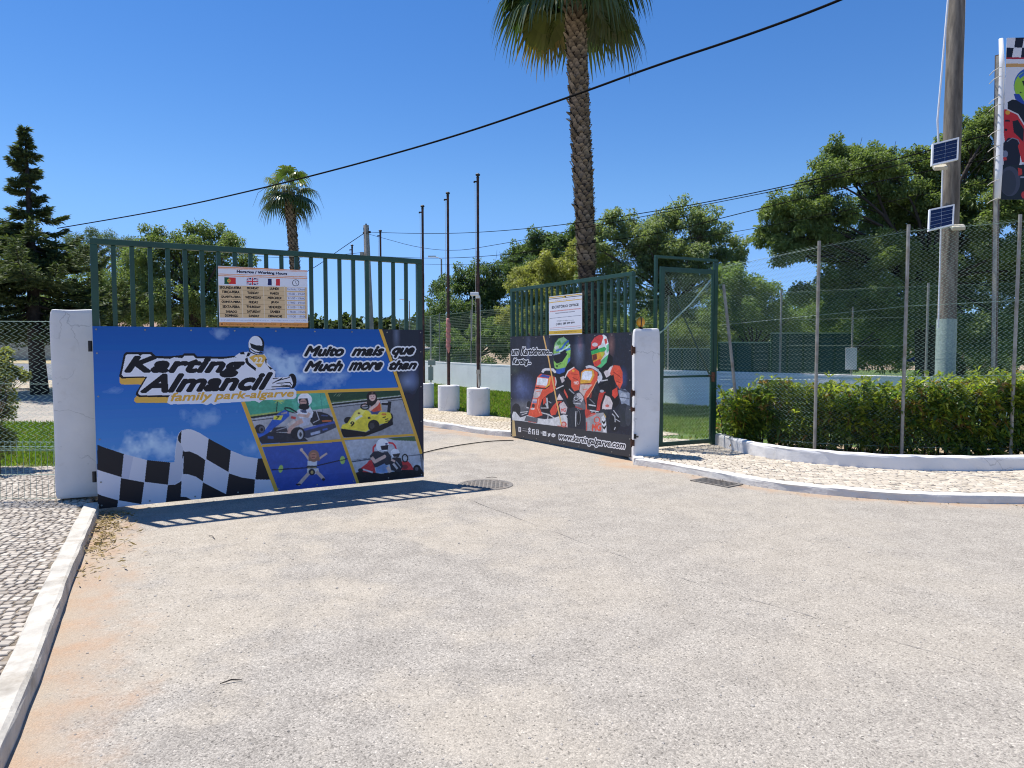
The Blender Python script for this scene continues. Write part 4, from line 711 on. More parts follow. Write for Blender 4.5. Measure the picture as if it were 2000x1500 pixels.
# opening-hours board on the nearer leaf
hp = Plane(planeL.at(0, 0, .03), gl_e); c4 = [hp.st(*q) for q in ((425, 519), (599.5, 528), (602.5, 639), (429, 637.5))]
x0 = (c4[0][0]+c4[3][0])/2; x1 = (c4[1][0]+c4[2][0])/2; y0 = (c4[2][1]+c4[3][1])/2; y1 = (c4[0][1]+c4[1][1])/2
hp.o = hp.at(x0, y0)
hs_ = thing('hours_sign', 'opening hours board with three flags wired to the barred gate', 'sign', hp.at(0, 0))
a = Art(hp, x1-x0, y1-y0, .0021, 400, 500, 8.333, 1.22); a.img[:] = lin((214, 216, 224))*1.2
OR = (214, 148, 104)
for q, wd in (([(190, 182), (1670, 232)], 22), ([(190, 204), (1670, 256)], 8), ([(190, 292), (1670, 342)], 12), ([(190, 318), (1670, 368)], 14)): a.line(q, wd, OR)
a.text('Horarios / Working Hours', (525, 230), (1340, 272), (1338, 318), (523, 284), (26, 30, 60), 1.6)
a.poly([(318, 343), (505, 352), (505, 460), (318, 455)], (196, 50, 44)); a.poly([(318, 343), (392, 347), (392, 457), (318, 455)], (28, 78, 52)); a.ell(392, 402, 28, 30, (202, 180, 70)); a.ell(392, 402, 14, 16, (200, 90, 70))
a.poly([(682, 356), (872, 362), (872, 474), (682, 468)], (34, 40, 88)); WTE = (224, 224, 230)
a.line([(682, 358), (872, 472)], 22, WTE); a.line([(872, 364), (682, 466)], 22, WTE); a.line([(682, 358), (872, 472)], 8, (196, 56, 64)); a.line([(872, 364), (682, 466)], 8, (196, 56, 64)); a.line([(777, 356), (777, 474)], 36, WTE); a.line([(682, 412), (872, 418)], 36, WTE); a.line([(777, 356), (777, 474)], 20, (196, 50, 58)); a.line([(682, 412), (872, 418)], 20, (196, 50, 58))
a.poly([(1027, 370), (1090, 372), (1090, 480), (1027, 478)], (26, 32, 84)); a.poly([(1090, 372), (1158, 374), (1158, 482), (1090, 480)], (232, 232, 236)); a.poly([(1158, 374), (1225, 376), (1225, 484), (1158, 482)], (198, 48, 56))
a.ring(1480, 438, 52, 50, 10, (40, 42, 60)); a.line([(1480, 405), (1480, 438), (1500, 462)], 8, (40, 42, 60))
a.poly([(226, 476), (1300, 502), (1660, 512), (1664, 1022), (1320, 1015), (246, 1002)], (204, 176, 134))
ly, ry = [515, 590, 668, 748, 825, 900, 970], [541, 620, 690, 762, 836, 912, 985]
def yat(i, x): return ly[i]+(ry[i]-ly[i])*(x-420)/(1490-420)
for i in range(7):
    yl = (yat(i, 230)+yat(i+1, 230))/2 if i < 6 else 0; yr = (yat(i, 1300)+yat(i+1, 1300))/2 if i < 6 else 0
    if i < 6: a.line([(240, yl), (1310, yr)], 5, (150, 122, 90))
    yy = yat(i, 1490); a.poly([(1336, yy-30), (1630, yy-26), (1634, yy+30), (1340, yy+26)], (206, 208, 220))
for x, x2 in ((604, 620), (956, 974), (1298, 1318)): a.line([(x, 486), (x2, 1010)], 8, (216, 202, 178))
names = [('SEGUNDA-FEIRA', 'MONDAY', 'LUNDI', 'Fechado / Closed'), ('TERÇA-FEIRA', 'TUESDAY', 'MARDI', '14h00 - 19h00'), ('QUARTA-FEIRA', 'WEDNESDAY', 'MERCREDI', '11h00 - 19h00'), ('QUINTA-FEIRA', 'FRIDAY', 'JEUDI', '11h00 - 19h00'), ('SEXTA-FEIRA', 'THURSDAY', 'VENDREDI', '11h00 - 19h00'), ('SÁBADO', 'SATURDAY', 'SAMEDI', '11h00 - 19h00'), ('DOMINGO', 'SUNDAY', 'DIMANCHE', '11h00 - 19h00')]
xr = [(420, 784, 1130, 1486)]; wid = [[350, 190, 140, 286], [286, 186, 136, 280], [320, 258, 216, 276], [308, 148, 120, 276], [278, 226, 208, 276], [180, 220, 156, 276], [212, 168, 220, 276]]
for i, row in enumerate(names):
    for j, t in enumerate(row):
        cx = (418, 784, 1130, 1490)[j]+i*3; hw = wid[i][j]/2; cy = yat(i, cx); s_ = (ry[0]-ly[0])/1070; hh = 19 if j < 3 else 17
        if 'Á' in t or 'Ç' in t: hh += 4
        a.text(t, (cx-hw, cy-hh-hw*s_), (cx+hw, cy-hh+hw*s_), (cx+hw, cy+hh+hw*s_), (cx-hw, cy+hh-hw*s_), (44, 33, 28) if j < 3 else (44, 46, 92), 1.1 if j < 3 else .6)
a.text('O HORÁRIO PODE SOFRER ALTERAÇÕES SEM AVISO PRÉVIO || THE TIMETABLE MAY CHANGE WITHOUT PRIOR NOTICE', (262, 1030), (1650, 1044), (1650, 1066), (262, 1056), (110, 134, 176))
a.poly([(230, 1076), (1700, 1086), (1700, 1170), (230, 1152)], (206, 140, 72)); a.text('info@kartingalgarve.com', (318, 1094), (744, 1098), (744, 1130), (318, 1128), (110, 56, 26)); a.text('(+351) 289 399 899', (842, 1096), (1160, 1100), (1160, 1132), (842, 1130), (110, 56, 26)); a.text('www.kartingalgarve.com', (1270, 1102), (1666, 1106), (1666, 1138), (1270, 1134), (110, 56, 26)); a.poly([(266, 1100), (294, 1100), (294, 1120), (266, 1120)], (90, 44, 20)); a.ring(806, 1114, 14, 14, 6, (110, 56, 26)); a.ring(1240, 1116, 14, 14, 6, (110, 56, 26))
a.build('board', hs_, 0, .006)
for s_, t_ in ((.02, .04), (.02, y1-y0-.03), (x1-x0-.02, .04), (x1-x0-.02, y1-y0-.03)): mb = MB(); mb.box(hp.at(s_, t_, -.018), (.012, .022, .012), M=MrL); mb.build('wire_tie', M['black'], hs_)

# office board on the farther leaf
hp = Plane(planeR.at(0, 0, .03), gr_e, math.asin(.030/WR)); c4 = [hp.st(*q) for q in ((1072, 580), (1136.5, 571.4), (1137, 651.6), (1072.4, 655.7))]
x0 = (c4[0][0]+c4[3][0])/2; x1 = (c4[1][0]+c4[2][0])/2; y0 = (c4[2][1]+c4[3][1])/2; y1 = (c4[0][1]+c4[1][1])/2
hp.o = hp.at(x0, y0)
os_ = thing('office_sign', 'white and yellow office information board on the farther gate leaf', 'sign', hp.at(0, 0))
a = Art(hp, x1-x0, y1-y0, .0025, 1050, 560, 13.64, 1.0); a.img[:] = lin((222, 224, 232))
YL = (214, 176, 66)
a.line([(280, 300), (1200, 196)], 26, YL); a.line([(280, 338), (1200, 236)], 16, (60, 54, 40)); a.line([(280, 432), (1200, 326)], 22, YL); a.ell(735, 272, 26, 24, (40, 34, 30)); a.ell(705, 284, 20, 20, YL)
a.text('HORÁRIOS / WORKING HOURS', (470, 356), (1000, 296), (1000, 326), (470, 386), (190, 130, 120))
a.text('ESCRITÓRIO OFFICE', (382, 500), (1090, 432), (1090, 504), (382, 588), (34, 36, 46), 1.0)
a.line([(320, 848), (1160, 760)], 12, (120, 124, 140)); a.line([(330, 666), (1150, 580)], 26, (206, 120, 110), .55); a.line([(470, 712), (990, 656)], 22, (120, 122, 134), .6)
a.text('DE SEGUNDA A SEXTA DAS 09H30 AS 13H E DAS 14H30 AS 18H', (332, 648), (1150, 566), (1150, 596), (332, 680), (190, 76, 66)); a.text('MONDAY TO FRIDAY 09:30 - 13:00 / 14:30', (470, 698), (990, 646), (990, 674), (470, 724), (96, 98, 112))
a.text('info@kartingalgarve.com', (510, 890), (966, 868), (966, 906), (510, 940), (70, 76, 84)); a.text('(+351) 289 399 899', (490, 974), (985, 930), (985, 984), (490, 1044), (38, 40, 48), .9)
a.line([(330, 1106), (1150, 1040)], 18, (206, 130, 120), .6); a.line([(330, 1148), (1150, 1090)], 16, (130, 132, 144), .6)
a.poly([(290, 1186), (1200, 1130), (1200, 1236), (290, 1272)], YL); a.text('www.kartingalgarve.com', (446, 1196), (1034, 1164), (1034, 1214), (446, 1240), (96, 70, 24), .3)
a.build('board', os_, 0, .006)
for s_, t_ in ((.02, .04), (.02, y1-y0-.03), (x1-x0-.02, .04), (x1-x0-.02, y1-y0-.03)): mb = MB(); mb.box(hp.at(s_, t_, -.018), (.012, .022, .012), M=MrR); mb.build('wire_tie', M['black'], os_)

# ---------------------------------------------------------------- gate pillars, beacon, pedestrian gate
def solid(mb, poly, z0, z1, wob=0.0):
    n = len(poly); mb.add([(p[0], p[1], z0) for p in poly]+[(p[0]+random.uniform(-wob, wob), p[1]+random.uniform(-wob, wob), z1+random.uniform(-wob, wob)) for p in poly],
                          [tuple(reversed(range(n))), tuple(range(n, 2*n))]+[(i, (i+1) % n, n+(i+1) % n, n+i) for i in range(n)])
def pillar(c, e, wd, dp, z0, z1, label, name='gate_pillar'):
    e = Vector((e[0], e[1], 0)).normalized(); nrm = Vector((-e.y, e.x, 0)); nx, ny, nz = 6, 5, 16; mb = MB()
    # slightly uneven hand-plastered box with rounded edges
    import bmesh
    bm = bmesh.new(); bmesh.ops.create_cube(bm, size=1); bmesh.ops.subdivide_edges(bm, edges=bm.edges[:], cuts=9, use_grid_fill=True)
    rr = .022
    for v in bm.verts:
        x, y, z = v.co.x*wd, v.co.y*dp, (v.co.z+.5)*(z1-z0)
        cx, cy, cz = max(-wd/2+rr, min(wd/2-rr, x)), max(-dp/2+rr, min(dp/2-rr, y)), min(z1-z0-rr, z)
        d = Vector((x-cx, y-cy, z-cz))
        if d.length > 1e-6: d = d.normalized()*rr
        q = Vector((cx, cy, cz))+d; q += Vector((math.sin(q.z*3.1+q.y*9)*.004, math.sin(q.z*4.3+q.x*8)*.004, math.sin(q.x*13+q.y*11)*.005 if z > .9*(z1-z0) else 0))
        v.co = Vector(c)+e*q.x+nrm*q.y+Vector((0, 0, z0+q.z))
    me = bpy.data.meshes.new(name); bm.to_mesh(me); bm.free(); me.materials.append(M['white'])
    o = bpy.data.objects.new(name, me); COL.objects.link(o); md = o.modifiers.new('b', 'SUBSURF'); md.levels = md.render_levels = 1
    return tag(o, label, 'pillar', 'white gate pillars')
ope = Vector((R0.x-A0.x, R0.y-A0.y, 0)).normalized()
pLr = G(194, 976, .085); pLl = G(108, 980, .085); eL = Vector((.93, .367, 0)); eL.normalize(); kL = (191-1000)/FPX; wL = (kL*pLl.y-pLl.x)/(eL.x-kL*eL.y)
pillar(pLl+eL*(wL/2)+Vector((-eL.y, eL.x, 0))*.13, eL, wL, .26, .02, H(614, pLl.y*.985)-.03, 'thick white pillar carrying the big blue banner gate leaf')
pRl = G(1237, 905, .0); pRr = G(1286, 886, KZ); eR = Vector((.99, .10, 0)); wR = .365; eR.normalize(); pRl = pRl+Vector((.015, .10, 0))
pRt = H(642, pRl.y*1.01)
pcR = Vector((pRl.x, pRl.y, 0))+eR*(wR/2)+Vector((-eR.y, eR.x, 0))*.15
plR_ = pillar(pcR, eR, wR, .30, -.02, pRt, 'white pillar with rusty hinges under the amber beacon ball')
for v_, h_ in ((684, .09), (768, .07), (800, .05), (866, .08)):
    q_ = Vector((pRl.x-.004, pRl.y-.004, H(v_, pRl.y))); mb = MB(); mb.box(q_, (.034, .03, h_)); mb.tube([q_+Vector((-.026, -.012, -h_*.7)), q_+Vector((-.026, -.012, h_*.7))], .013, 10); mb.build('hinge_plate', M['rust'], plR_)
q_ = Vector((pRl.x+.02, pRl.y-.012, H(853, pRl.y))); mb = MB(); mb.box(q_, (.03, .03, .06)); mb.tube([q_, q_+Vector((.035, -.03, 0))], .013, 10); mb.build('latch', M['black'], plR_)
lp = P(1251, 640, pRl.y+.1); bt = thing('warning_beacon', 'amber ball beacon standing on the white gate pillar', 'beacon', (lp.x, lp.y, pRt))
mb = MB(); mb.lathe([(.03, 0), (.034, .012), (.02, .02), (.02, .035)], (lp.x, lp.y, pRt-.004), 14); mb.build('base', M['black'], bt)
bc = Vector((lp.x, lp.y, pRt+.088)); mb = MB(); mb.lathe([(.058*math.sin(t)+.0005, -.072*math.cos(t)) for t in np.linspace(.05, math.pi-.05, 18)], bc, 24); mb.build('dome', M['amber'], bt, smooth=True)
mb = MB(); mb.tube([bc+Vector((0, .0595*math.sin(t), .0735*math.cos(t))) for t in np.linspace(0, 2*math.pi, 28)], .0065, 6); mb.build('band', M['black'], bt)

def chain(mb, p0, p1, z0, z1, z0b=None, z1b=None, w=.064, h=.062, r=.0033, sag=0.0):
    """woven diamonds between two posts: zig-zag wires of square section, neighbours hooked at the turns"""
    p0 = Vector(p0); p1 = Vector(p1); z0b = z0 if z0b is None else z0b; z1b = z1 if z1b is None else z1b
    L = Vector((p1.x-p0.x, p1.y-p0.y, 0)); n = max(1, int(round(L.length/(w/2)/2))); e = L.normalized(); nn = Vector((-e.y, e.x, 0)); st = L.length/n
    rows = int(round((max(z1, z1b)-min(z0, z0b))/(h/2)))
    tri = [Vector((0, 0, 0)) for _ in range(3)]
    for i in range(n):
        vs = []; 
        for k in range(rows+1):
            sd = (k % 2); s = (i+sd)*st; f = s/L.length; zz0 = z0+(z0b-z0)*f; zz1 = z1+(z1b-z1)*f
            z = zz0+(zz1-zz0)*k/rows + sag*math.sin(s*2.3+k*.05); j = .0025*math.sin(i*12.9+k*7.7)
            c = Vector((p0.x, p0.y, 0))+e*(s+j)+Vector((0, 0, z))+nn*(.0022 if k % 2 else -.0022)
            vs += [c+e*r, c-e*r*.5+nn*r*.87, c-e*r*.5-nn*r*.87]
        fs = []
        for k in range(rows):
            for q in range(3):
                q2 = (q+1) % 3; fs.append((k*3+q, k*3+q2, k*3+3+q2, k*3+3+q))
        mb.add(vs, fs)
def post(p, z0, z1, r, mat, parent, lean=(0, 0), cap=True):
    mb = MB(); mb.tube([(p[0], p[1], z0), (p[0]+lean[0]*.5, p[1]+lean[1]*.5, (z0+z1)/2), (p[0]+lean[0], p[1]+lean[1], z1)], r, 10)
    return mb.build('post', mat, parent, smooth=False)
def wires(parent, pts_list, r, mat, name='tension_wire'):
    mb = MB()
    for pts in pts_list: mb.tube(pts, r, 4, False)
    return mb.build(name, mat, parent)

# pedestrian gate
q1 = G(1391, 868, KZ); q0 = P(1279, 700, q1.y*1.012-.62); q0.z = KZ; pe = Vector((q1.x-q0.x, q1.y-q0.y, 0)); Wp = pe.length; pp = Plane((q0.x, q0.y, KZ), pe)
Mp = Matrix((pp.e, -pp.n, pp.u)).transposed()
zt = H(513, q1.y*1.002)-KZ; pg = thing('pedestrian_gate', 'tall narrow green mesh gate door beside the white beacon pillar', 'gate', pp.at(0, 0))
def bxp(mb, a0, a1, b0, b1, t, c=0.0): mb.box(pp.at((a0+a1)/2, (b0+b1)/2, c), (a1-a0, t, b1-b0), M=Mp)
f = MB(); bxp(f, -.02, .02, 0, zt, .04); bxp(f, Wp-.02, Wp+.045, 0, zt-.01, .05); bxp(f, -.02, Wp+.045, zt, zt+.035, .045); f.build('frame', M['green'], pg, bevel=.003)
lf = MB(); l0, l1, t0, t1 = .07, Wp-.03, .03, zt-.12
bxp(lf, l0, l0+.07, t0, t1, .035, .01); bxp(lf, l1-.035, l1, t0, t1-.07, .035, .01); bxp(lf, l0+.07, l1, t1-.07, t1, .035, .01); bxp(lf, l0+.07, l1-.035, t0, t0+.06, .035, .01); bxp(lf, l0+.07, l1-.035, 1.02, 1.05, .025, .008)
lfo = lf.build('door_leaf', M['green'], pg, bevel=.003)
mb = MB(); mb.tube([pp.at(l0+.09, t1-.08, -.01), pp.at(l1-.04, 1.06, -.01)], .013, 6); mb.build('brace', M['green'], lfo); mb = MB(); mb.tube([pp.at(l0-.02, 1.66, .04), pp.at(l0+.55, 2.1, .04), pp.at(l1-.08, 2.45, .04)], .010, 6); mb.build('brace', M['mesh_green'], lfo)
mb = MB(); chain(mb, pp.at(l0+.07, 0, .012), pp.at(l1-.035, 0, .012), KZ+t0+.06, KZ+t1-.07, r=.0033); mb.build('wire_mesh', M['mesh_green'], lfo)
mb = MB(); mb.box(pp.at(l1-.016, 1.02, .05), (.03, .05, .14), M=Mp); mb.tube([pp.at(l1-.03, 1.04, .07), pp.at(l1-.12, 1.04, .07)], .008, 8); mb.build('lock', M['rust'], lfo)

# ---------------------------------------------------------------- front chain-link fence (right)
FP = [(Vector((q1.x+.1, q1.y+.02, 0)), H(516, q1.y)), (P(1591, 870, 9.70), H(478, 9.7)), (P(1761, 880, 9.32), H(447, 9.32)), (P(1974, 880, 9.12), H(428, 9.12)), (Vector((8.1, 9.1, 0)), 3.2)]
ff = thing('chain_link_fence', 'tall green chain link fence on steel posts in front of the hedge', 'fence', (FP[1][0].x, FP[1][0].y, KZ), 'green chain link fences')
for i, (p, zt_) in enumerate(FP[1:4]): post(p, KZ, zt_+.03, .0215, M['galv'], ff, (.004*i, 0))
st0 = P(1447, 860, 10.3); st1 = P(1413, 556, 10.55); mb = MB(); mb.tube([Vector((st0.x, st0.y, KZ)), st0.lerp(st1, .5), st1], .022, 10); mb.build('strut', M['galv'], ff)
for i in range(4):
    (pa, za), (pb, zb) = FP[i], FP[i+1]; mb = MB(); dy = Vector((0, .03, 0))
    chain(mb, pa+dy, pb+dy, KZ+.10, za-.02, KZ+.10, zb-.02, sag=.004); mb.build('wire_mesh', M['mesh_green'], ff)
wires(ff, [[Vector((p.x, p.y+.03, KZ+.1+(z-KZ-.14)*f)) for p, z in FP] for f in (.02, .34, .66, .995)], .0024, M['mesh_green'])

# ---------------------------------------------------------------- hedge behind it
hl = [Vector((q1.x+.22, q1.y+.12, 0)), Vector((3.7, 10.75, 0)), Vector((4.5, 10.12, 0)), Vector((5.5, 9.78, 0)), Vector((6.6, 9.62, 0)), Vector((8.3, 9.6, 0))]
hl = resample(smooth_line(hl, 2), .05); hh = lambda x: np.interp(x, [3.0, 3.4, 4.2, 5.0, 5.6, 6.2, 8.4], [.72, .82, .90, .96, .98, 1.05, 1.08])
def leaf_cloud(name, c, d, L, W, cols, mat, parent, droop=.25):
    """pointed leaves: base, two shoulders, tip; c base (N,3), d direction (N,3)"""
    n = len(c); up = np.tile([0, 0, 1.0], (n, 1)) + rng.normal(0, .55, (n, 3)); s = np.cross(d, up); s /= np.linalg.norm(s, axis=1, keepdims=True)+1e-9
    L = np.asarray(L).reshape(-1, 1)*np.ones((n, 1)); W = np.asarray(W).reshape(-1, 1)*np.ones((n, 1)); mid = c+d*L*.48; dz = np.zeros((n, 3)); dz[:, 2] = -droop; tip = c+(d+dz)*L
    v = np.stack([c, mid+s*W/2, tip, mid-s*W/2], 1).reshape(-1, 3).astype(np.float32)
    me = bpy.data.meshes.new(name); me.vertices.add(4*n); me.vertices.foreach_set('co', v.reshape(-1)); me.loops.add(4*n); me.loops.foreach_set('vertex_index', np.arange(4*n, dtype=np.int32))
    me.polygons.add(n); me.polygons.foreach_set('loop_start', np.arange(0, 4*n, 4, dtype=np.int32)); me.update(calc_edges=True); me.materials.append(mat)
    ca = me.color_attributes.new('Col', 'FLOAT_COLOR', 'POINT'); full = np.ones((4*n, 4), np.float32); full[:, :3] = np.repeat(cols, 4, 0); ca.data.foreach_set('color', full.reshape(-1))
    o = bpy.data.objects.new(name, me); COL.objects.link(o)
    if parent is not None: o.parent = parent; o.matrix_parent_inverse = parent.matrix_basis.inverted()
    return o
def unit(v): return v/(np.linalg.norm(v, axis=-1, keepdims=True)+1e-9)
hg = thing('hedge', 'long clipped leafy hedge with yellow-green whorled leaves behind the fence', 'hedge', (hl[20].x, hl[20].y, KZ))
hlp = np.array([p[:] for p in hl]); n_w = 3900
ti = rng.integers(0, len(hlp), n_w); cx = hlp[ti].copy(); Hh = hh(cx[:, 0])
zf = rng.random(n_w); z = KZ+.06+(Hh-.06)*zf**.9
gap = (np.sin(cx[:, 0]*5.1+z*6)+np.sin(cx[:, 0]*2.3-z*9+2)+rng.normal(0, .5, n_w)) > -1.7
face = rng.random(n_w); off = np.where(face < .5, rng.uniform(-.34, -.16, n_w), rng.uniform(-.3, .4, n_w)); off = np.where(z > KZ+Hh-.18, rng.uniform(-.3, .36, n_w), off)
cx[:, 1] += off-.27; cx[:, 0] += rng.normal(0, .06, n_w); cx[:, 2] = z+rng.normal(0, .05, n_w)+.05*np.sin(cx[:, 0]*7)
keep = gap & ((z > KZ+.16) | (rng.random(n_w) < .75)); cx = cx[keep]; zf = zf[keep]; off = off[keep]; nk = len(cx)
per = 9; ax = unit(np.stack([rng.normal(0, .45, nk), -.55*np.sign(-off)+rng.normal(0, .35, nk), .55+.5*zf], -1)); ax = np.repeat(ax, per, 0)
dd = unit(ax*rng.uniform(.25, 1.0, (nk*per, 1))+unit(rng.normal(0, 1, (nk*per, 3)))*.85); cc = np.repeat(cx, per, 0)+dd*.012
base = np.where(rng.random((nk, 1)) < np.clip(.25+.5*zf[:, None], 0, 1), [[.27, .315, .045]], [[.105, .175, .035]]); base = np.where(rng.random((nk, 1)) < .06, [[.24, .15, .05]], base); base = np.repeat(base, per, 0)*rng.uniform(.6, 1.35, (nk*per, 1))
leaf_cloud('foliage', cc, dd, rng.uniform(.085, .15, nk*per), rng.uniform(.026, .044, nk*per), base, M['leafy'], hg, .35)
mb = MB()
for i in range(64):
    p = hl[int((i+.5)/64*len(hl))]; bx_, by_ = p.x+random.uniform(-.04, .04), p.y-.2+random.uniform(-.12, .15)
    for k in range(3):
        az = random.uniform(0, 6.28); l_ = random.uniform(.15, .34); mb.tube([(bx_, by_, KZ-.02), (bx_+math.cos(az)*l_*.35, by_+math.sin(az)*l_*.35, KZ+.35), (bx_+math.cos(az)*l_, by_+math.sin(az)*l_, KZ+float(hh(bx_))*.86)], [.013, .009, .004], 5)
mb.build('stems', M['bark'], hg)

# ---------------------------------------------------------------- white boundary wall, fence and screens behind
wl_pts = [(-5.3, 33), (-3.9, 29.8), (-2.9, 27.6), (-1.4, 24.8), (0.1, 22.3), (2.2, 19.9), (4.2, 17.9), (6.0, 16.2), (7.6, 14.6), (9.6, 13.6), (14, 12.9)]
wl_pts = smooth_line([Vector((*p, 0)) for p in wl_pts], 2); WZ = .90
def ribbon_wall(name, pts, z0, z1, th, mat, cap=.035):
    mb = MB(); n = len(pts); inn = offset(pts, th); a = [*pts, *inn[::-1]]
    solid(mb, [(p[0], p[1]) for p in a], z0, z1); o = mb.build(name, mat); return o
wall = ribbon_wall('boundary_wall', wl_pts, -.05, WZ, .2, M['wallwhite']); tag(wall, 'low white painted wall curving behind the flagpoles and the hedge', 'wall')
mb = MB(); solid(mb, [(p[0], p[1]) for p in [*offset(wl_pts, -.004), *offset(wl_pts, .204)[::-1]]], WZ+.002, WZ+.045); mb.build('coping', M['wallwhite'], wall)
fl = offset(wl_pts, .1); fz = WZ+.045
bf = thing('chain_link_fence', 'dark green fine mesh fence standing on the low white wall', 'fence', (fl[6].x, fl[6].y, fz), 'green chain link fences')
rs = resample(fl, .3); cum = [0]
for p, q in zip(rs, rs[1:]): cum.append(cum[-1]+(q-p).length)
def along(s):
    i = min(max(int(np.searchsorted(cum, s))-1, 0), len(rs)-2); f = (s-cum[i])/(cum[i+1]-cum[i]); return rs[i].lerp(rs[i+1], f)
Lw = cum[-1]; npst = 10; FH = 1.82
for i in range(npst+1):
    p = along(Lw*i/npst); post(p, fz, fz+FH+.06, .024, M['galv'], bf)
for i in range(npst):
    pa, pb = along(Lw*i/npst), along(Lw*(i+1)/npst); mb = MB(); chain(mb, pa, pb, fz+.02, fz+FH, w=.062, h=.06, r=.0052); mb.build('wire_mesh', M['mesh_dark'], bf)
wires(bf, [[along(Lw*i/60)+Vector((0, 0, fz+h_)) for i in range(61)] for h_ in (.03, .62, 1.2, FH)], .004, M['mesh_dark'])
# blue-green screens beyond the wall
for i, (u0, u1, v0, v1, d, lb) in enumerate([(1300, 1392, 682, 742, 22.5, 'low dark blue screen panel seen through the narrow gate'), (1402, 1500, 670, 742, 22.0, 'blue-green screen panel left of the taller screen'), (1504, 1658, 652, 742, 21.5, 'tallest blue-green screen panel beyond the white wall')]):
    a_, b_ = P(u0, v1, d), P(u1, v1, d); t_ = P(u0, v0, d).z; s_ = thing('screen_panel', lb, 'screen', (a_.x, a_.y, 0), 'screens beyond the white wall'); mb = MB(); mb.box(((a_.x+b_.x)/2, (a_.y+b_.y)/2, t_/2+.1), (b_.x-a_.x, .05, t_-.2)); mb.build('sheet', M['screen'], s_)
    mb = MB(); nP = 4 if i < 2 else 6
    for k in range(nP): mb.box((a_.x+(b_.x-a_.x)*k/(nP-1), a_.y-.06, t_/2+.02), (.05, .05, t_+.04))
    mb.build('posts', M['mesh_dark'], s_); mb = MB(); mb.box(((a_.x+b_.x)/2, a_.y-.06, t_+.02), (b_.x-a_.x+.05, .06, .035)); mb.build('top_rail', M['mesh_green'], s_)
a_ = P(1663, 700, 15.4); nb_ = thing('notice_board', 'blank white curved board on the wall fence post behind the hedge', 'board', a_); mb = MB()
pr = [(-.13, 0), (-.05, -.03), (.04, -.03), (.12, 0), (.12, .012), (-.13, .012)]; mb.add([(a_.x+x, a_.y+y, H(722, 15.4)) for x, y in pr]+[(a_.x+x, a_.y+y, H(679, 15.4)) for x, y in pr], [(5, 4, 3, 2, 1, 0), (6, 7, 8, 9, 10, 11)]+[(i, (i+1) % 6, 6+(i+1) % 6, 6+i) for i in range(6)])
mb.build('board', M['white'], nb_, bevel=.003); mb = MB(); mb.tube([(a_.x+.03, a_.y+.05, .05), (a_.x+.03, a_.y+.05, H(600, 15.4))], .022, 8); mb.build('post', M['galv'], nb_)
ps = P(1803, 700, 26); pz = thing('parasol', 'small blue parasol far behind the hedge beside the pole', 'parasol', (ps.x, ps.y, 0)); mb = MB(); mb.lathe([(.62, 0), (.60, .03), (.42, .12), (.06, .26), (.01, .3)], (ps.x, ps.y, H(706, 26)), 8); mb.build('canopy', M['bluecloth'], pz); mb = MB(); mb.tube([(ps.x, ps.y, 0), (ps.x, ps.y, H(702, 26))], .02, 8); mb.build('pole', M['galv'], pz)

# ---------------------------------------------------------------- flagpoles in white drums
def flagpole(x, y, zt, label, rd=.25, hd=.58, first=False):
    f = thing('flagpole', label, 'flagpole', (x, y, KZ), 'flagpoles in white drums along the inner kerb'); z = KZ-.01
    mb = MB(); mb.lathe([(rd*.99, 0), (rd, .02), (rd*1.005, hd*.5), (rd, hd-.012), (rd-.012, hd), (rd*.5, hd+.004)], (x, y, z), 36); mb.build('drum', M['white'], f, smooth=False)
    mb = MB(); mb.tube([(x, y, z+hd-.01), (x, y, z+1.7)], .036, 12); mb.tube([(x, y, z+1.7), (x, y, zt-1.6)], .032, 12); mb.tube([(x, y, zt-1.6), (x, y, zt-.06)], .028, 12); mb.build('pole', M['polebrown'], f)
    mb = MB(); mb.lathe([(.03, -.07), (.034, -.05), (.02, -.035), (.046, -.012), (.05, .012), (.03, .03), (.004, .036)], (x, y, zt), 14); mb.build('finial', M['black'], f)
    mb = MB(); mb.box((x-.05, y, zt-.14), (.07, .02, .03)); mb.lathe([(.018, -.014), (.018, .014)], (x-.075, y, zt-.15), 10); mb.build('pulley', M['black'], f)
    mb = MB(); mb.tube([(x-.06, y-.01, zt-.16), (x-.052, y-.02, zt*.55), (x-.045, y-.01, z+hd+.5)], .004, 4); mb.build('rope', M['rope'], f)
    return f
fp = {}
for k, u, d, vt, lb in [('A', 934, 15.35, 346, 'nearest flagpole with lamp and dangling white rope'), ('B', 876, 16.4, 381, 'flagpole with the rolled pink flag, second nearest'), ('C', 827, 17.3, 406, 'flagpole partly behind the blue gate leaf edge'),
                        ('D', 745, 20.8, 453, 'flagpole seen through the bars, right of the concrete pole'), ('E', 690, 23.7, 481, 'flagpole seen through the bars, left of the concrete pole'), ('F', 611, 28.7, 515, 'farthest flagpole, just right of the opening hours board')]:
    p = P(u, 675, d); fp[k] = (p.x, p.y); flagpole(p.x, p.y, H(vt, d), lb)
x, y = fp['A']; z0 = H(575, 15.35); lt = thing('flood_lamp', 'small white flood lamp clamped to the nearest flagpole', 'lamp', (x, y, z0)); mb = MB(); mb.box((x-.07, y-.07, z0), (.18, .14, .07)); mb.build('housing', M['whitepl'], lt, bevel=.012); mb = MB(); mb.box((x-.005, y-.03, z0-.06), (.09, .09, .06)); mb.build('clamp', M['whitepl'], lt, bevel=.008)
mb = MB(); mb.tube([(x-.12, y-.05, z0+.0), (x-.13, y-.05, z0-.55), (x-.135, y-.05, z0-1.0)], .009, 6); mb.tube([(x+.04, y, z0-.05), (x+.052, y, z0-.9), (x+.05, y, KZ+.62)], .011, 6); mb.build('lead', M['rope'], lt)
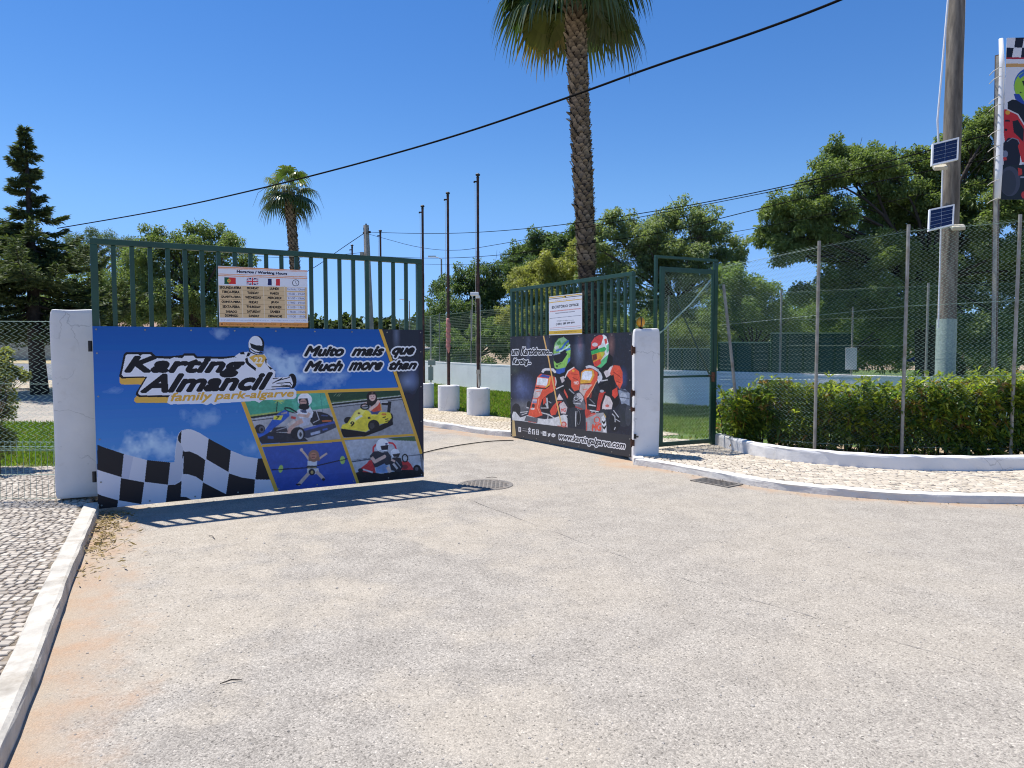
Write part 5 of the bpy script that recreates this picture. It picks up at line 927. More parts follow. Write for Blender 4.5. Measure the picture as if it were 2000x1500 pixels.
mb = MB(); mb.tube([(x, y-.04, KZ+.95), (x+.01, y-.05, KZ+.75), (x+.02, y-.05, KZ+.6)], .022, 8); mb.box((x, y-.03, KZ+.92), (.09, .07, .09)); mb.build('junction_box', M['beige'], lt)
x, y = fp['B']; zb = H(690, 16.4); zt_ = H(622, 16.4); mb = MB(); rws = []
for i in range(22):
    t = i/21; r_ = .052*(math.sin(min(1, t*5)*1.4)*.9+.1)*(1 if t < .9 else 1-(t-.9)*4)*(1+.18*math.sin(i*1.9)); rws.append((x+.006*math.sin(i*.9), y-.03, zb+(zt_-zb)*t, r_))
mb.tube([r[:3] for r in rws], [max(r[3], .008) for r in rws], 12); mb.tube([(x+.02, y, zt_), (x+.01, y, zt_+.2), (x, y, zt_+.6)], .012, 6)
tag(mb.build('rolled_flag', M['pink'], None, smooth=True), 'faded pink flag rolled up and tied round a flagpole', 'flag')

# ---------------------------------------------------------------- wooden pole with two solar lamps, banner on its posts
dW = 10.6; w0 = P(1846, 726, dW); w1 = P(1868, 0, dW+.05); ext = (w1-w0)
pb_ = w0+ext*(-(w0.z-KZ)/ext.z); pt_ = w0+ext*1.5
wp = thing('utility_pole', 'weathered round wooden pole carrying two small solar panels', 'pole', pb_)
pts = [pb_.lerp(pt_, t) for t in np.linspace(0, 1, 26)]; mb = MB(); mb.tube(pts, [.128-.018*t+.003*math.sin(t*40) for t in np.linspace(0, 1, 26)], 20); mb.build('shaft', M['wood'], wp, smooth=True)
def along_pole(v, du, dd): return P(1868-22*v/726+du, v, dW+dd)
mb = MB(); mb.tube([along_pole(-80, -12, -.05), along_pole(60, -20, -.09), along_pole(150, -25, -.10), along_pole(235, -30, -.10), along_pole(285, -26, -.1)], .014, 8); mb.tube([along_pole(320, -17, -.12), along_pole(420, -17, -.12), along_pole(640, -16, -.12)], .011, 8); mb.build('conduit', M['whitepl'], wp)
mb = MB(); mb.tube([along_pole(-80, 17, -.02), along_pole(200, 17, -.02), along_pole(640, 16, -.02)], .008, 6); mb.build('conduit', M['whitepl'], wp)
mb = MB(); s0, s1 = along_pole(755, 0, 0), along_pole(624, 0, 0); mb.tube([s0, s0.lerp(s1, .5), s1], .1345, 24, False); mb.tube([along_pole(702, 0, 0), along_pole(701, 0, 0)], .1375, 24, False); mb.build('mesh_sleeve', M['sleeve'], wp, smooth=True)
def solar(lbl, quad, dl, lamp):
    tl, tr, brr, bl = [P(u, v, d) for (u, v), d in zip(quad, dl)]; ex, ey = (tr-tl), (bl-tl); nrm = ex.cross(ey).normalized()
    if nrm.y > 0: nrm = -nrm
    s = thing('solar_lamp', lbl, 'solar lamp', (tl+tr+brr+bl)/4, 'solar lamps on the wooden pole')
    def pt(a_, b_, c_=0): return tl*(1-a_)*(1-b_)+tr*a_*(1-b_)+brr*a_*b_+bl*(1-a_)*b_+nrm*c_
    def slab(mb, a0, a1, b0, b1, c0, c1):
        v = [pt(x_, y_, c_) for c_ in (c0, c1) for x_, y_ in ((a0, b0), (a1, b0), (a1, b1), (a0, b1))]; mb.add(v, [(3, 2, 1, 0), (4, 5, 6, 7), (0, 1, 5, 4), (1, 2, 6, 5), (2, 3, 7, 6), (3, 0, 4, 7)])
    mb = MB(); slab(mb, 0, 1, 0, 1, -.02, 0); slab(mb, 0, 1, 0, .055, .001, .006); slab(mb, 0, 1, .945, 1, .001, .006); slab(mb, 0, .05, .055, .945, .001, .006); slab(mb, .95, 1, .055, .945, .001, .006); mb.build('panel_frame', M['whitepl'], s)
    mb = MB()
    for i in range(5):
        for j in range(2): 
            for k in range(3): slab(mb, .06+j*.445+k*.145, .06+j*.445+k*.145+.1405, .075+i*.172, .075+i*.172+.158, .0008, .003)
    mb.build('cells', M['cell'], s)
    mb = MB(); (u, v, dd) = lamp; c_ = P(u, v, dd); Ml = Matrix.Rotation(R(-18), 3, 'Z') @ Matrix.Rotation(R(28), 3, 'X'); mb.box(c_, (.17, .13, .055), M=Ml); mb.build('lamp_head', M['beige'], s, bevel=.01)
    mb = MB(); mb.tube([(tl+tr+brr+bl)/4-nrm*.02, (tl+tr+brr+bl)/4-nrm*.02+Vector((.02, .12, -.02)), P(1862-22*v/726, v-20, dW)], .012, 6); mb.build('bracket', M['beige'], s)
solar('upper solar panel lamp on the wooden pole', [(1821, 281), (1873, 268), (1871, 312), (1819, 324)], (10.2, 10.3, 10.18, 10.08), (1836, 327, 10.25))
solar('lower solar panel lamp on the wooden pole', [(1815, 409), (1864, 399), (1862, 440), (1813, 452)], (10.2, 10.3, 10.18, 10.08), (1871, 444, 10.4))
# banner and posts
dB = 10.15; bpost0 = P(1944, 700, dB); bpost1 = P(1953, 700, dB+.05)
for p, w_, mt, lb, vt in ((bpost0, .045, 'galv', 'slim grey square post at the banner edge', 110), (bpost1, .07, 'bronze', 'brown square post right behind the banner edge', 104)):
    t = P(1949 if mt == 'galv' else 1957, vt, dB+.05); mb = MB(); mb.tube([(p.x, p.y+(.0 if mt == 'galv' else .08), KZ), (t.x, t.y+(.0 if mt == 'galv' else .08), t.z)], w_*.70, 4); tag(mb.build('banner_post', M[mt]), lb, 'post', 'posts of the tall banner')
bpl = Plane(P(1955, 390, dB), (1, -.05)); bH = bpl.st(1960, 74)[1]; bW = 1.25
hb = thing('hanging_banner', 'tall white karting banner cut by the right picture edge', 'banner', bpl.at(0, 0))
a = Art(bpl, bW, bH, .0045, 1900, 50, 3.75, .95); a.img[:] = lin((216, 216, 222))
px = lambda s_, t_: ((1900+(0)), 0)
for i in range(6):
    for j in range(2):
        if (i+j) % 2: a.poly([(238+i*62+(14-j*14), 85+j*76), (300+i*62+(14-j*14), 85+j*76), (290+i*62+(14-j*14)-4, 160+j*74), (232+i*62+(14-j*14)-4, 160+j*74)], (30, 32, 46))
a.line([(200, 238), (700, 238)], 13, (170, 44, 60)); a.line([(200, 290), (700, 290)], 26, (206, 160, 100))
a.poly([(255, 560), (290, 540), (420, 560), (640, 600), (640, 900), (300, 900), (255, 640)], (26, 27, 38))
a.poly([(225, 612), (260, 612), (330, 650), (375, 720), (470, 800), (500, 900), (420, 950), (330, 900), (236, 862), (228, 800)], (196, 48, 50)); a.line([(250, 612), (330, 650), (380, 730)], 10, (206, 200, 206)); a.ell(256, 636, 18, 16, (220, 160, 60)); a.poly([(290, 700), (330, 690), (375, 760), (370, 850), (300, 780)], (30, 28, 36)); a.line([(236, 695), (270, 697)], 14, (40, 30, 36)); a.line([(232, 760), (252, 765)], 16, (40, 30, 36))
a.poly([(222, 862), (260, 820), (320, 830), (350, 880), (345, 1000), (330, 1060), (226, 1040)], (32, 32, 42)); a.line([(250, 850), (290, 822), (330, 835), (345, 870)], 6, (130, 134, 150)); a.poly([(330, 880), (352, 850), (420, 900), (420, 1010), (360, 1000)], (200, 50, 52)); a.ell(372, 1040, 22, 30, (140, 146, 170)); a.ell(238, 940, 20, 26, (120, 126, 150)); a.poly([(222, 965), (246, 962), (250, 985), (224, 990)], (190, 60, 60))
a.poly([(200, 1020), (700, 1020), (700, 1300), (200, 1300)], (34, 36, 46)); a.ell(272, 1140, 76, 110, (70, 74, 88)); a.ell(262, 1150, 56, 92, (58, 61, 74)); a.line([(348, 1110), (400, 1110)], 12, (150, 154, 170)); a.ell(372, 1240, 16, 26, (190, 60, 60)); a.poly([(330, 1040), (360, 1050), (362, 1090), (335, 1100)], (190, 56, 52)); a.ell(480, 1120, 60, 110, (60, 62, 76))
a.ell(420, 440, 120, 132, (52, 96, 180)); a.ell(404, 448, 100, 116, (150, 196, 62)); a.poly([(300, 500), (340, 500), (400, 590), (360, 570), (312, 540)], (44, 74, 160)); a.poly([(360, 405), (480, 390), (480, 470), (372, 440)], (30, 32, 40)); a.line([(340, 380), (400, 330)], 22, (56, 104, 186)); a.ell(350, 490, 8, 6, (50, 70, 50))
a.build('sheet', hb, 0, .004)
sl0 = [P(1955, 76, dB), P(1957, 130, dB-.02), P(1955, 230, dB-.02), P(1951, 330, dB-.02), P(1948, 388, dB-.02)]; mb = MB(); mb.tube(sl0, [.028, .036, .040, .046, .040], 10); mb.build('pole_sleeve', M['whitepl'], hb, smooth=True)
for v in (133, 150, 190, 205, 255, 285, 305, 352, 388):
    q = P(1953-(v-76)*.02, v, dB-.07); mb = MB(); mb.tube([q+Vector((.03, 0, .01)), q+Vector((-.01, -.02, -.0)), q+Vector((-.045, .05, -.02)), q+Vector((-.03, .16, -.04))], .006, 5); mb.build('tie', M['rope'], hb)

# ---------------------------------------------------------------- concrete pole, street lamp, cables
dC = 26; cp_ = P(722, 640, dC); ct = P(715, 440, dC); cpole = thing('utility_pole', 'tapered concrete pole seen through the gate bars', 'pole', (cp_.x, cp_.y, KZ))
mb = MB(); mb.tube([(cp_.x+.03, cp_.y, KZ), (cp_.x, cp_.y, cp_.z), ct], [.17, .15, .10], 4); mb.build('shaft', M['concrete'], cpole)
mb = MB(); mb.tube([P(712, 458, dC), P(711, 446, dC), P(715, 437, dC), P(719, 446, dC), P(718, 458, dC)], .03, 6); mb.tube([P(709, 455, dC), P(724, 453, dC)], .04, 8); mb.build('cable_head', M['black'], cpole)
mb = MB(); c_ = P(717, 580, dC-.3); mb.box(c_, (.11, .06, .24)); mb.build('meter_box', M['cell'], cpole, bevel=.01)
mb = MB(); c_ = P(707, 500, dC-.1); mb.box(c_, (.12, .12, .28)); mb.build('side_bracket', M['concrete'], cpole)
def street_lamp(u, vt, d, lb, arm, sc=1.0):
    p = P(u, 675, d); zt_ = H(vt, d); s = thing('street_lamp', lb, 'street lamp', (p.x, p.y, 0), 'street lamps in the distance'); mb = MB(); mb.tube([(p.x, p.y, 0), (p.x, p.y, zt_)], [.08, .05], 8); mb.build('pole', M['galv'], s); mb = MB(); mb.tube([(p.x, p.y, zt_), (p.x+arm*.5, p.y, zt_+.1), (p.x+arm, p.y, zt_+.16)], .03, 6); mb.box((p.x+arm*1.2, p.y, zt_+.16), (.5*sc, .2, .09)); mb.build('arm', M['whitepl'], s)
street_lamp(863, 507, 46, 'distant street lamp above the trees beside the flagpoles', -.5)
street_lamp(800, 588, 75, 'tiny far street lamp low in the gap of the bars', -.6, 1.2)
def cable(lb, ctrl, d0, d1, r, group='overhead cables', sub=10):
    """points seen in the photograph, depth growing evenly in 1/d from end to end"""
    us = [c[0] for c in ctrl]; pts = []
    for (u, v) in ctrl:
        f = (u-us[0])/(us[-1]-us[0]); pts.append(P(u, v, 1/((1-f)/d0+f/d1)))
    pts = smooth_line(pts, 3); mb = MB(); mb.tube(pts, r, 6, False); tag(mb.build('overhead_cable', M['cable']), lb, 'cable', group)
cable('thick black cable crossing the sky from top right to the conifer', [(2100, -212), (1860, -98), (1640, 2), (1460, 69), (1280, 128), (1120, 187), (900, 263), (700, 320), (520, 366), (330, 409), (112, 446)], 7.2, 24.5, .0165)
cable('upper thin cable from the concrete pole to the banner post', [(712, 453), (800, 456), (900, 456), (1020, 448), (1140, 434), (1290, 411), (1450, 382), (1640, 340), (1815, 294), (1948, 258)], 26, 10.2, .009)
cable('thin cable just under the upper one, reaching the wooden pole', [(712, 455), (860, 496), (1000, 473), (1140, 446), (1290, 416), (1450, 386), (1640, 346), (1838, 305)], 26, 10.5, .007)
cable('third thin cable sagging across the trees to the banner post', [(720, 500), (860, 506), (1000, 497), (1130, 478), (1300, 455), (1400, 428), (1600, 379), (1840, 328), (1948, 308)], 26, 10.2, .008)
cable('lowest thin cable across the right oak crown', [(720, 508), (860, 519), (1000, 512), (1150, 495), (1400, 460), (1600, 422), (1840, 372), (1948, 352)], 26, 10.2, .005)
cable('cable dropping leftward from the concrete pole head', [(712, 455), (660, 490), (612, 525), (540, 560)], 26, 30, .012)
cable('thin cables running left behind the bars of the gate', [(720, 492), (640, 500), (560, 504), (480, 500), (380, 497), (250, 492), (190, 490)], 26, 34, .008)
# cable lying on the road
gc = [G(1003, 860, .012), G(960, 861, .012), G(905, 868, .012), (G(860, 876, .012)), G(820, 886, .012), G(780, 894, .012), G(700, 905, .012)]
mb = MB(); mb.tube(smooth_line(gc, 3), .0075, 6); tag(mb.build('ground_cable', M['cable']), 'thin black cable lying across the road between the gate leaves', 'cable')

# ---------------------------------------------------------------- manhole and drain
mc = G(948, 947); mh = thing('manhole_cover', 'round cast iron manhole cover in the asphalt by the gate shadow', 'manhole', mc)
mb = MB(); rr = .27; mb.lathe([(rr+.045, .002), (rr+.04, .007), (rr, .008), (rr-.004, .003)], (mc.x, mc.y, 0), 40); mb.build('rim', M['iron'], mh)
mb = MB(); mb.lathe([(rr-.012, .0025), (rr-.012, .0055), (.01, .006)], (mc.x, mc.y, 0), 40)
for i in range(-5, 6):
    for j in range(-5, 6):
        if math.hypot(i, j)*.046 < rr-.035: mb.box((mc.x+i*.046, mc.y+j*.046, .0078), (.028, .028, .005))
mb.build('cover', M['iron'], mh)
dcn = G(1399, 943); e_ = (G(1440, 952)-G(1358, 937)); e_.z = 0; ra = math.atan2(e_.y, e_.x); dg_ = thing('drain_grate', 'rectangular iron drain grate beside the curved right kerb', 'drain', dcn); mb = MB(); Ls = .52; Mz = Matrix.Rotation(ra, 3, 'Z')
for s_ in (-1, 1): mb.box(dcn+Mz @ Vector((0, s_*.13, .006)), (Ls, .025, .010), M=Mz); mb.box(dcn+Mz @ Vector((s_*(Ls/2-.012), 0, .006)), (.024, .235, .0105), M=Mz)
mb.build('frame', M['iron'], dg_); mb = MB()
for i in range(13): mb.box(dcn+Mz @ Vector((-.22+i*.0367, 0, .006)), (.014, .234, .008), M=Mz)
mb.build('bars', M['iron'], dg_); mb = MB(); mb.box(dcn+Mz @ Vector((0, 0, .0025)), (Ls-.05, .234, .002), M=Mz); mb.build('pit', M['black'], dg_)

# ---------------------------------------------------------------- trees
def limb(mb, a_, b_, r0, r1, bend=.15, n=6, sides=7):
    a_, b_ = Vector(a_), Vector(b_); L = (b_-a_).length; off = Vector((random.uniform(-1, 1), random.uniform(-1, 1), random.uniform(-.2, .9)))*L*bend
    pts = [a_.lerp(b_, t)+off*math.sin(math.pi*t) for t in np.linspace(0, 1, n)]; mb.tube(pts, list(np.linspace(r0, r1, n)), sides, False); return pts
GREENS = dict(oak=((.060, .088, .026), (.105, .140, .046)), dark=((.036, .062, .026), (.070, .104, .038)), olive=((.105, .120, .030), (.185, .185, .050)), grey=((.082, .110, .050), (.135, .165, .075)), lime=((.070, .115, .030), (.120, .170, .048)), pine=((.045, .075, .028), (.078, .110, .040)))
def tree(name, label, base, blobs, d, kind, leafL=.12, dens=1.0, trunk_r=.22, fork=None, depth=.9, bark='bark', group='broadleaf trees behind the fences', mat='leaf', leafW=.5, cat='tree', sub=15, limbs=True):
    """blobs: (u, v, radius in photo pixels); each becomes a cluster of leaf sprays round the end of a limb"""
    t = thing(name, label, cat, base, group); base = Vector(base); leafL *= .78; C = []; Rr = []
    for (u, v, r) in blobs:
        rr = 1.08*r*d/FPX; C.append(P(u, v, d+random.uniform(-1, 1)*depth*rr*1.3)); Rr.append(rr)
    fork = fork or (base+Vector((0, 0, .35*(np.mean([c.z for c in C])-base.z)+.3))); mb = MB()
    limb(mb, base-Vector((0, 0, .1)), fork, trunk_r*1.15, trunk_r*.8, .05, 7, 12)
    cc, dd, col, LL = [], [], [], []; g0, g1 = ((np.array(k)*.86+.14*np.mean(k))*(1.8 if kind == 'lime' else 2.0) for k in GREENS[kind])
    for c, r in zip(C, Rr):
        if limbs:
            pts = limb(mb, fork, c, trunk_r*.26, trunk_r*.05, .14, 7, 6)
            for _ in range(4): limb(mb, pts[random.randint(3, 6)], c+Vector((random.gauss(0, .5), random.gauss(0, .5), random.gauss(0, .45)))*r, trunk_r*.05, .005, .1, 4, 4)
        ns = max(6, int(sub*1.4*dens)); th = unit(rng.normal(0, 1, (ns, 3))); rad = r*rng.uniform(.35, 1.05, (ns, 1)); sc = np.array(c[:])+th*rad*[1, 1, .85]; sr = r*rng.uniform(.20, .42, ns)
        tone = rng.uniform(0, 1, ns)
        for k in range(ns):
            n = int(np.clip(dens*22*(sr[k]/leafL)**2, 20, 1100)); q = unit(rng.normal(0, 1, (n, 3))); pos = sc[k]+q*sr[k]*rng.uniform(.2, 1, (n, 1))**.6*[1, 1, .72]
            f_ = 0; cc.append(pos); dd.append(unit(q*.6+rng.normal(0, .6, (n, 3))+[0, 0, -.1])); f = np.clip(tone[k]*.7+rng.uniform(0, .45, (n, 1)), 0, 1); col.append((g0+(g1-g0)*f)*rng.uniform(.8, 1.2, (n, 1))); LL.append(rng.uniform(.7, 1.2, n)*leafL)
    mb.build('trunk', M[bark], t, smooth=True); cc, dd, col, LL = (np.concatenate(k) for k in (cc, dd, col, LL))
    leaf_cloud('crown', cc, dd, LL, LL*leafW, col, M[mat], t, .2); return t
def gp(u, d, z=0.05): p = P(u, 675, d); return Vector((p.x, p.y, z))
# right-hand oak
tree('oak_tree', 'large spreading oak behind the wooden pole and right fence', gp(1815, 19), [(1660, 322, 46), (1610, 350, 44), (1640, 300, 32), (1560, 395, 44), (1512, 425, 36), (1500, 462, 28), (1700, 330, 40), (1720, 300, 26), (1752, 352, 44), (1700, 410, 60), (1620, 425, 50), (1560, 462, 44), (1535, 500, 30), (1640, 490, 50), (1680, 540, 46), (1620, 545, 28), (1770, 430, 56), (1740, 490, 48), (1830, 330, 44), (1850, 285, 34), (1905, 258, 40), (1950, 235, 34), (1985, 300, 60), (1900, 330, 52), (1930, 410, 66), (1860, 430, 60), (1990, 470, 70), (1890, 500, 60), (1800, 530, 52), (1950, 560, 66), (1850, 590, 60), (2040, 380, 80), (2060, 540, 80), (1780, 600, 46), (1990, 640, 60), (1900, 655, 50), (1640, 610, 36), (1720, 620, 40), (1570, 570, 26), (1790, 315, 34), (1820, 385, 44), (1765, 395, 38), (1705, 470, 48), (1600, 480, 36), (1830, 480, 46), (1720, 555, 44), (1655, 590, 30), (1580, 430, 34), (1540, 440, 30)], 19, 'oak', .115, 1.55, .26, P(1800, 560, 19), .9, 'barkdark', sub=13)
tree('oak_tree', 'oak with two leafy tops right of the tall palm trunk', gp(1330, 27), [(1190, 455, 34), (1215, 430, 32), (1180, 500, 40), (1240, 470, 40), (1300, 430, 36), (1340, 420, 36), (1380, 436, 34), (1290, 480, 46), (1350, 480, 50), (1410, 480, 40), (1430, 510, 30), (1230, 530, 48), (1310, 550, 56), (1390, 550, 50), (1200, 580, 50), (1270, 610, 50), (1350, 620, 50), (1430, 570, 30), (1260, 455, 34), (1270, 500, 44), (1330, 510, 44), (1155, 480, 30), (1165, 540, 40), (1440, 480, 22)], 27, 'grey', .15, 1.1, .24, P(1320, 600, 27), .9, 'bark')
tree('oak_tree', 'dark oak behind the flagpoles, leftmost of the fence-side trees', gp(905, 36), [(870, 565, 34), (905, 550, 32), (850, 600, 30), (930, 540, 36), (960, 560, 40), (985, 520, 34), (890, 610, 44), (940, 600, 50), (990, 590, 44), (850, 640, 36), (910, 650, 40), (970, 640, 40)], 36, 'dark', .17, 1.1, .24, None, .9, 'barkdark')
tree('bay_tree', 'dark tree with two round tops rising behind the yellowish tree', gp(1060, 34), [(1050, 465, 22), (1052, 490, 30), (1095, 470, 20), (1090, 500, 34), (1020, 510, 30), (1060, 530, 44), (1110, 520, 36), (1072, 478, 30), (1022, 486, 24), (1118, 478, 28), (1140, 460, 30), (990, 530, 26)], 34, 'dark', .18, 1.2, .2)
tree('olive_tree', 'yellowish green tree between the flagpoles and the palm trunk', gp(1050, 28), [(1010, 545, 28), (1040, 530, 30), (1075, 520, 30), (1030, 570, 36), (1075, 560, 40), (1110, 545, 34), (1130, 500, 34), (1050, 605, 44), (1110, 600, 44), (1000, 610, 34)], 28, 'olive', .14, 1.2, .2)
tree('broadleaf_tree', 'round leafy tree behind the left barred gate leaf', gp(395, 32), [(300, 500, 40), (345, 480, 32), (390, 470, 36), (420, 462, 28), (455, 482, 28), (478, 510, 22), (350, 520, 46), (420, 520, 46), (280, 545, 38), (325, 565, 50), (400, 570, 52), (465, 565, 40), (290, 600, 40), (350, 615, 46), (430, 612, 46), (490, 590, 34), (505, 550, 24), (375, 448, 16), (272, 515, 34), (255, 575, 40), (300, 455, 20)], 32, 'oak', .16, 1.15, .3, P(385, 600, 32), .9, 'barkdark')
tree('stone_pine', 'stone pine with bare branches beside the dark conifer', gp(190, 37), [(150, 478, 26), (185, 466, 24), (215, 470, 22), (245, 478, 24), (120, 500, 30), (165, 490, 24), (265, 500, 18), (235, 500, 20)], 37, 'pine', .16, 1.25, .26, P(190, 560, 37), .6, 'barkpine', 'broadleaf trees behind the fences', 'needle', .22, 'pine tree')
tree('shrub', 'ragged dark shrub under the stone pine behind the bars', gp(225, 33), [(200, 560, 30), (235, 585, 34), (205, 610, 36), (250, 620, 26), (165, 600, 40), (270, 560, 24), (230, 530, 36), (262, 605, 40), (180, 540, 36), (215, 575, 40)], 33, 'oak', .15, .9, .12, None, .9, 'bark', 'shrubs in the background', 'leaf', .5, 'shrub')
tree('shrub', 'light green bushes behind the tall right fence, left part', gp(1470, 25), [(1430, 545, 34), (1470, 560, 36), (1440, 590, 42), (1500, 590, 40), (1470, 620, 44), (1420, 640, 40), (1530, 630, 40), (1400, 600, 36)], 25, 'lime', .14, 1.1, .14, None, .9, 'bark', 'shrubs in the background', 'leaf', .5, 'shrub')
tree('shrub', 'green bushes beyond the screens right of the second fence post', gp(1650, 26), [(1560, 600, 36), (1600, 590, 36), (1640, 580, 34), (1670, 560, 30), (1690, 600, 40), (1620, 630, 44), (1700, 640, 44), (1740, 620, 44), (1760, 660, 44), (1680, 680, 40), (1740, 700, 36)], 26, 'lime', .14, 1.1, .14, None, .9, 'bark', 'shrubs in the background', 'leaf', .5, 'shrub')
tree('shrub', 'dark bushes behind the pole and banner posts', gp(1880, 23), [(1820, 640, 40), (1870, 690, 40), (1920, 700, 44), (1980, 690, 44), (1960, 640, 40), (2030, 660, 60), (1830, 690, 30)], 23, 'dark', .13, 1.0, .14, None, .9, 'bark', 'shrubs in the background', 'leaf', .5, 'shrub')
tree('shrub', 'dense bushes behind the mesh fence at the flagpoles', gp(930, 33), [(880, 660, 32), (905, 690, 32), (940, 650, 34), (970, 680, 34), (1000, 650, 34), (860, 690, 26), (1040, 660, 40), (1080, 640, 40), (1130, 650, 40)], 33, 'lime', .15, 1.2, .14, None, .6, 'bark', 'shrubs in the background', 'leaf', .5, 'shrub')
tree('shrub', 'shaded bushes seen through the narrow mesh gate', gp(1320, 24), [(1200, 660, 44), (1250, 650, 44), (1300, 650, 40), (1340, 670, 36), (1380, 650, 40), (1290, 690, 30), (1370, 700, 26)], 24, 'oak', .14, 1.1, .14, None, .8, 'bark', 'shrubs in the background', 'leaf', .5, 'shrub')

tree('shrub', 'far dark thicket behind the bushes of the right fence', gp(1600, 33), [(1180+i*52, 640+18*math.sin(i*2.1)+(8 if i % 2 else -14), 44) for i in range(18)]+[(1200+i*60, 690, 40) for i in range(15)], 33, 'oak', .2, 1.0, .14, None, .5, 'bark', 'shrubs in the background', 'leaf', .5, 'shrub', 14, False)
tree('shrub', 'far thicket closing the view between conifer and bars', gp(180, 40), [(110+i*36, 600+14*math.sin(i*1.7), 34) for i in range(5)]+[(90, 560, 34), (130, 560, 34), (60, 600, 30)], 40, 'oak', .2, 1.0, .14, None, .5, 'bark', 'shrubs in the background', 'leaf', .5, 'shrub', 14, False)
# conifer on the left
def conifer(label, base, ztop, d):
    t = thing('conifer', label, 'conifer', base, None); base = Vector(base); top = Vector((base.x-.18, base.y, ztop)); mb = MB()
    mb.tube([base-Vector((0, 0, .1)), base.lerp(top, .25)+Vector((-.05, 0, 0)), base.lerp(top, .6), top], [.27, .2, .11, .012], 12)
    vv = [258, 285, 300, 330, 350, 380, 400, 420, 440, 470, 500, 560, 620, 660, 690]; rp = [2, 6, 16, 36, 22, 38, 16, 50, 96, 110, 130, 160, 185, 175, 110]
    zz = [H(v, d) for v in vv]; rm = [r*d/FPX for r in rp]; cc, dd, LL = [], [], []; z = ztop-.05; zb = H(655, d)
    while z > zb:
        Rz = float(np.interp(-z, [-k for k in zz], rm)); f = (z-base.z)/(ztop-base.z); ax = base.lerp(top, f); nb = 3 if f > .62 else 6
        for _ in range(nb):
            az = random.uniform(0, 6.283); L = Rz*random.uniform(.55, 1.12)
            if random.random() < .12: L *= 1.25
            dr = Vector((math.cos(az), math.sin(az), 0)); pts = [ax+dr*L*s+Vector((0, 0, L*(-.16*math.sin(s*2.2)+.26*s**3+random.uniform(-.02, .02)))) for s in np.linspace(0, 1, 7)]
            mb.tube(pts, list(np.linspace(.012+.012*L, .004, 7)), 5, False); n = int(60+470*L); s = rng.uniform(.10, 1.0, n); ii = np.minimum((s*6).astype(int), 5); pa = np.array([p[:] for p in pts]); pos = pa[ii]+(pa[ii+1]-pa[ii])*(s*6-ii)[:, None]
            sd = np.array([-dr.y, dr.x, 0]); la = rng.uniform(-1, 1, n); la = np.sign(la)*np.abs(la)**1.3; reach = (.05+.42*L*(1.03-s)*np.clip(s*4, 0, 1))*la       # flat sprays either side of the branch, hanging a little at their ends
            pos = pos+sd*reach[:, None]+np.array(dr[:])*(np.abs(reach)*.45)[:, None]-np.array([0, 0, 1])*(.16*np.abs(reach)+.02)[:, None]+rng.normal(0, .022, (n, 3))
            cc.append(pos); dd.append(unit(np.array(dr[:])*.75+sd*np.sign(la)[:, None]*.7+rng.normal(0, .32, (n, 3))+[0, 0, .05])); LL.append(rng.uniform(.12, .22, n))
        z -= .16+.15*(1-f)
    mb.build('trunk', M['barkdark'], t, smooth=True); cc, dd, LL = (np.concatenate(k) for k in (cc, dd, LL)); n = len(cc)
    col = np.array([.055, .085, .040])+np.array([.10, .105, .03])*rng.random((n, 1))**2; leaf_cloud('crown', cc, dd, LL, LL*.26, col, M['needle'], t, .05)
cb = G(78, 770); conifer('tall dark conifer with a thin spire on the far left', (cb.x, cb.y, 0.02), H(256, cb.y), cb.y)

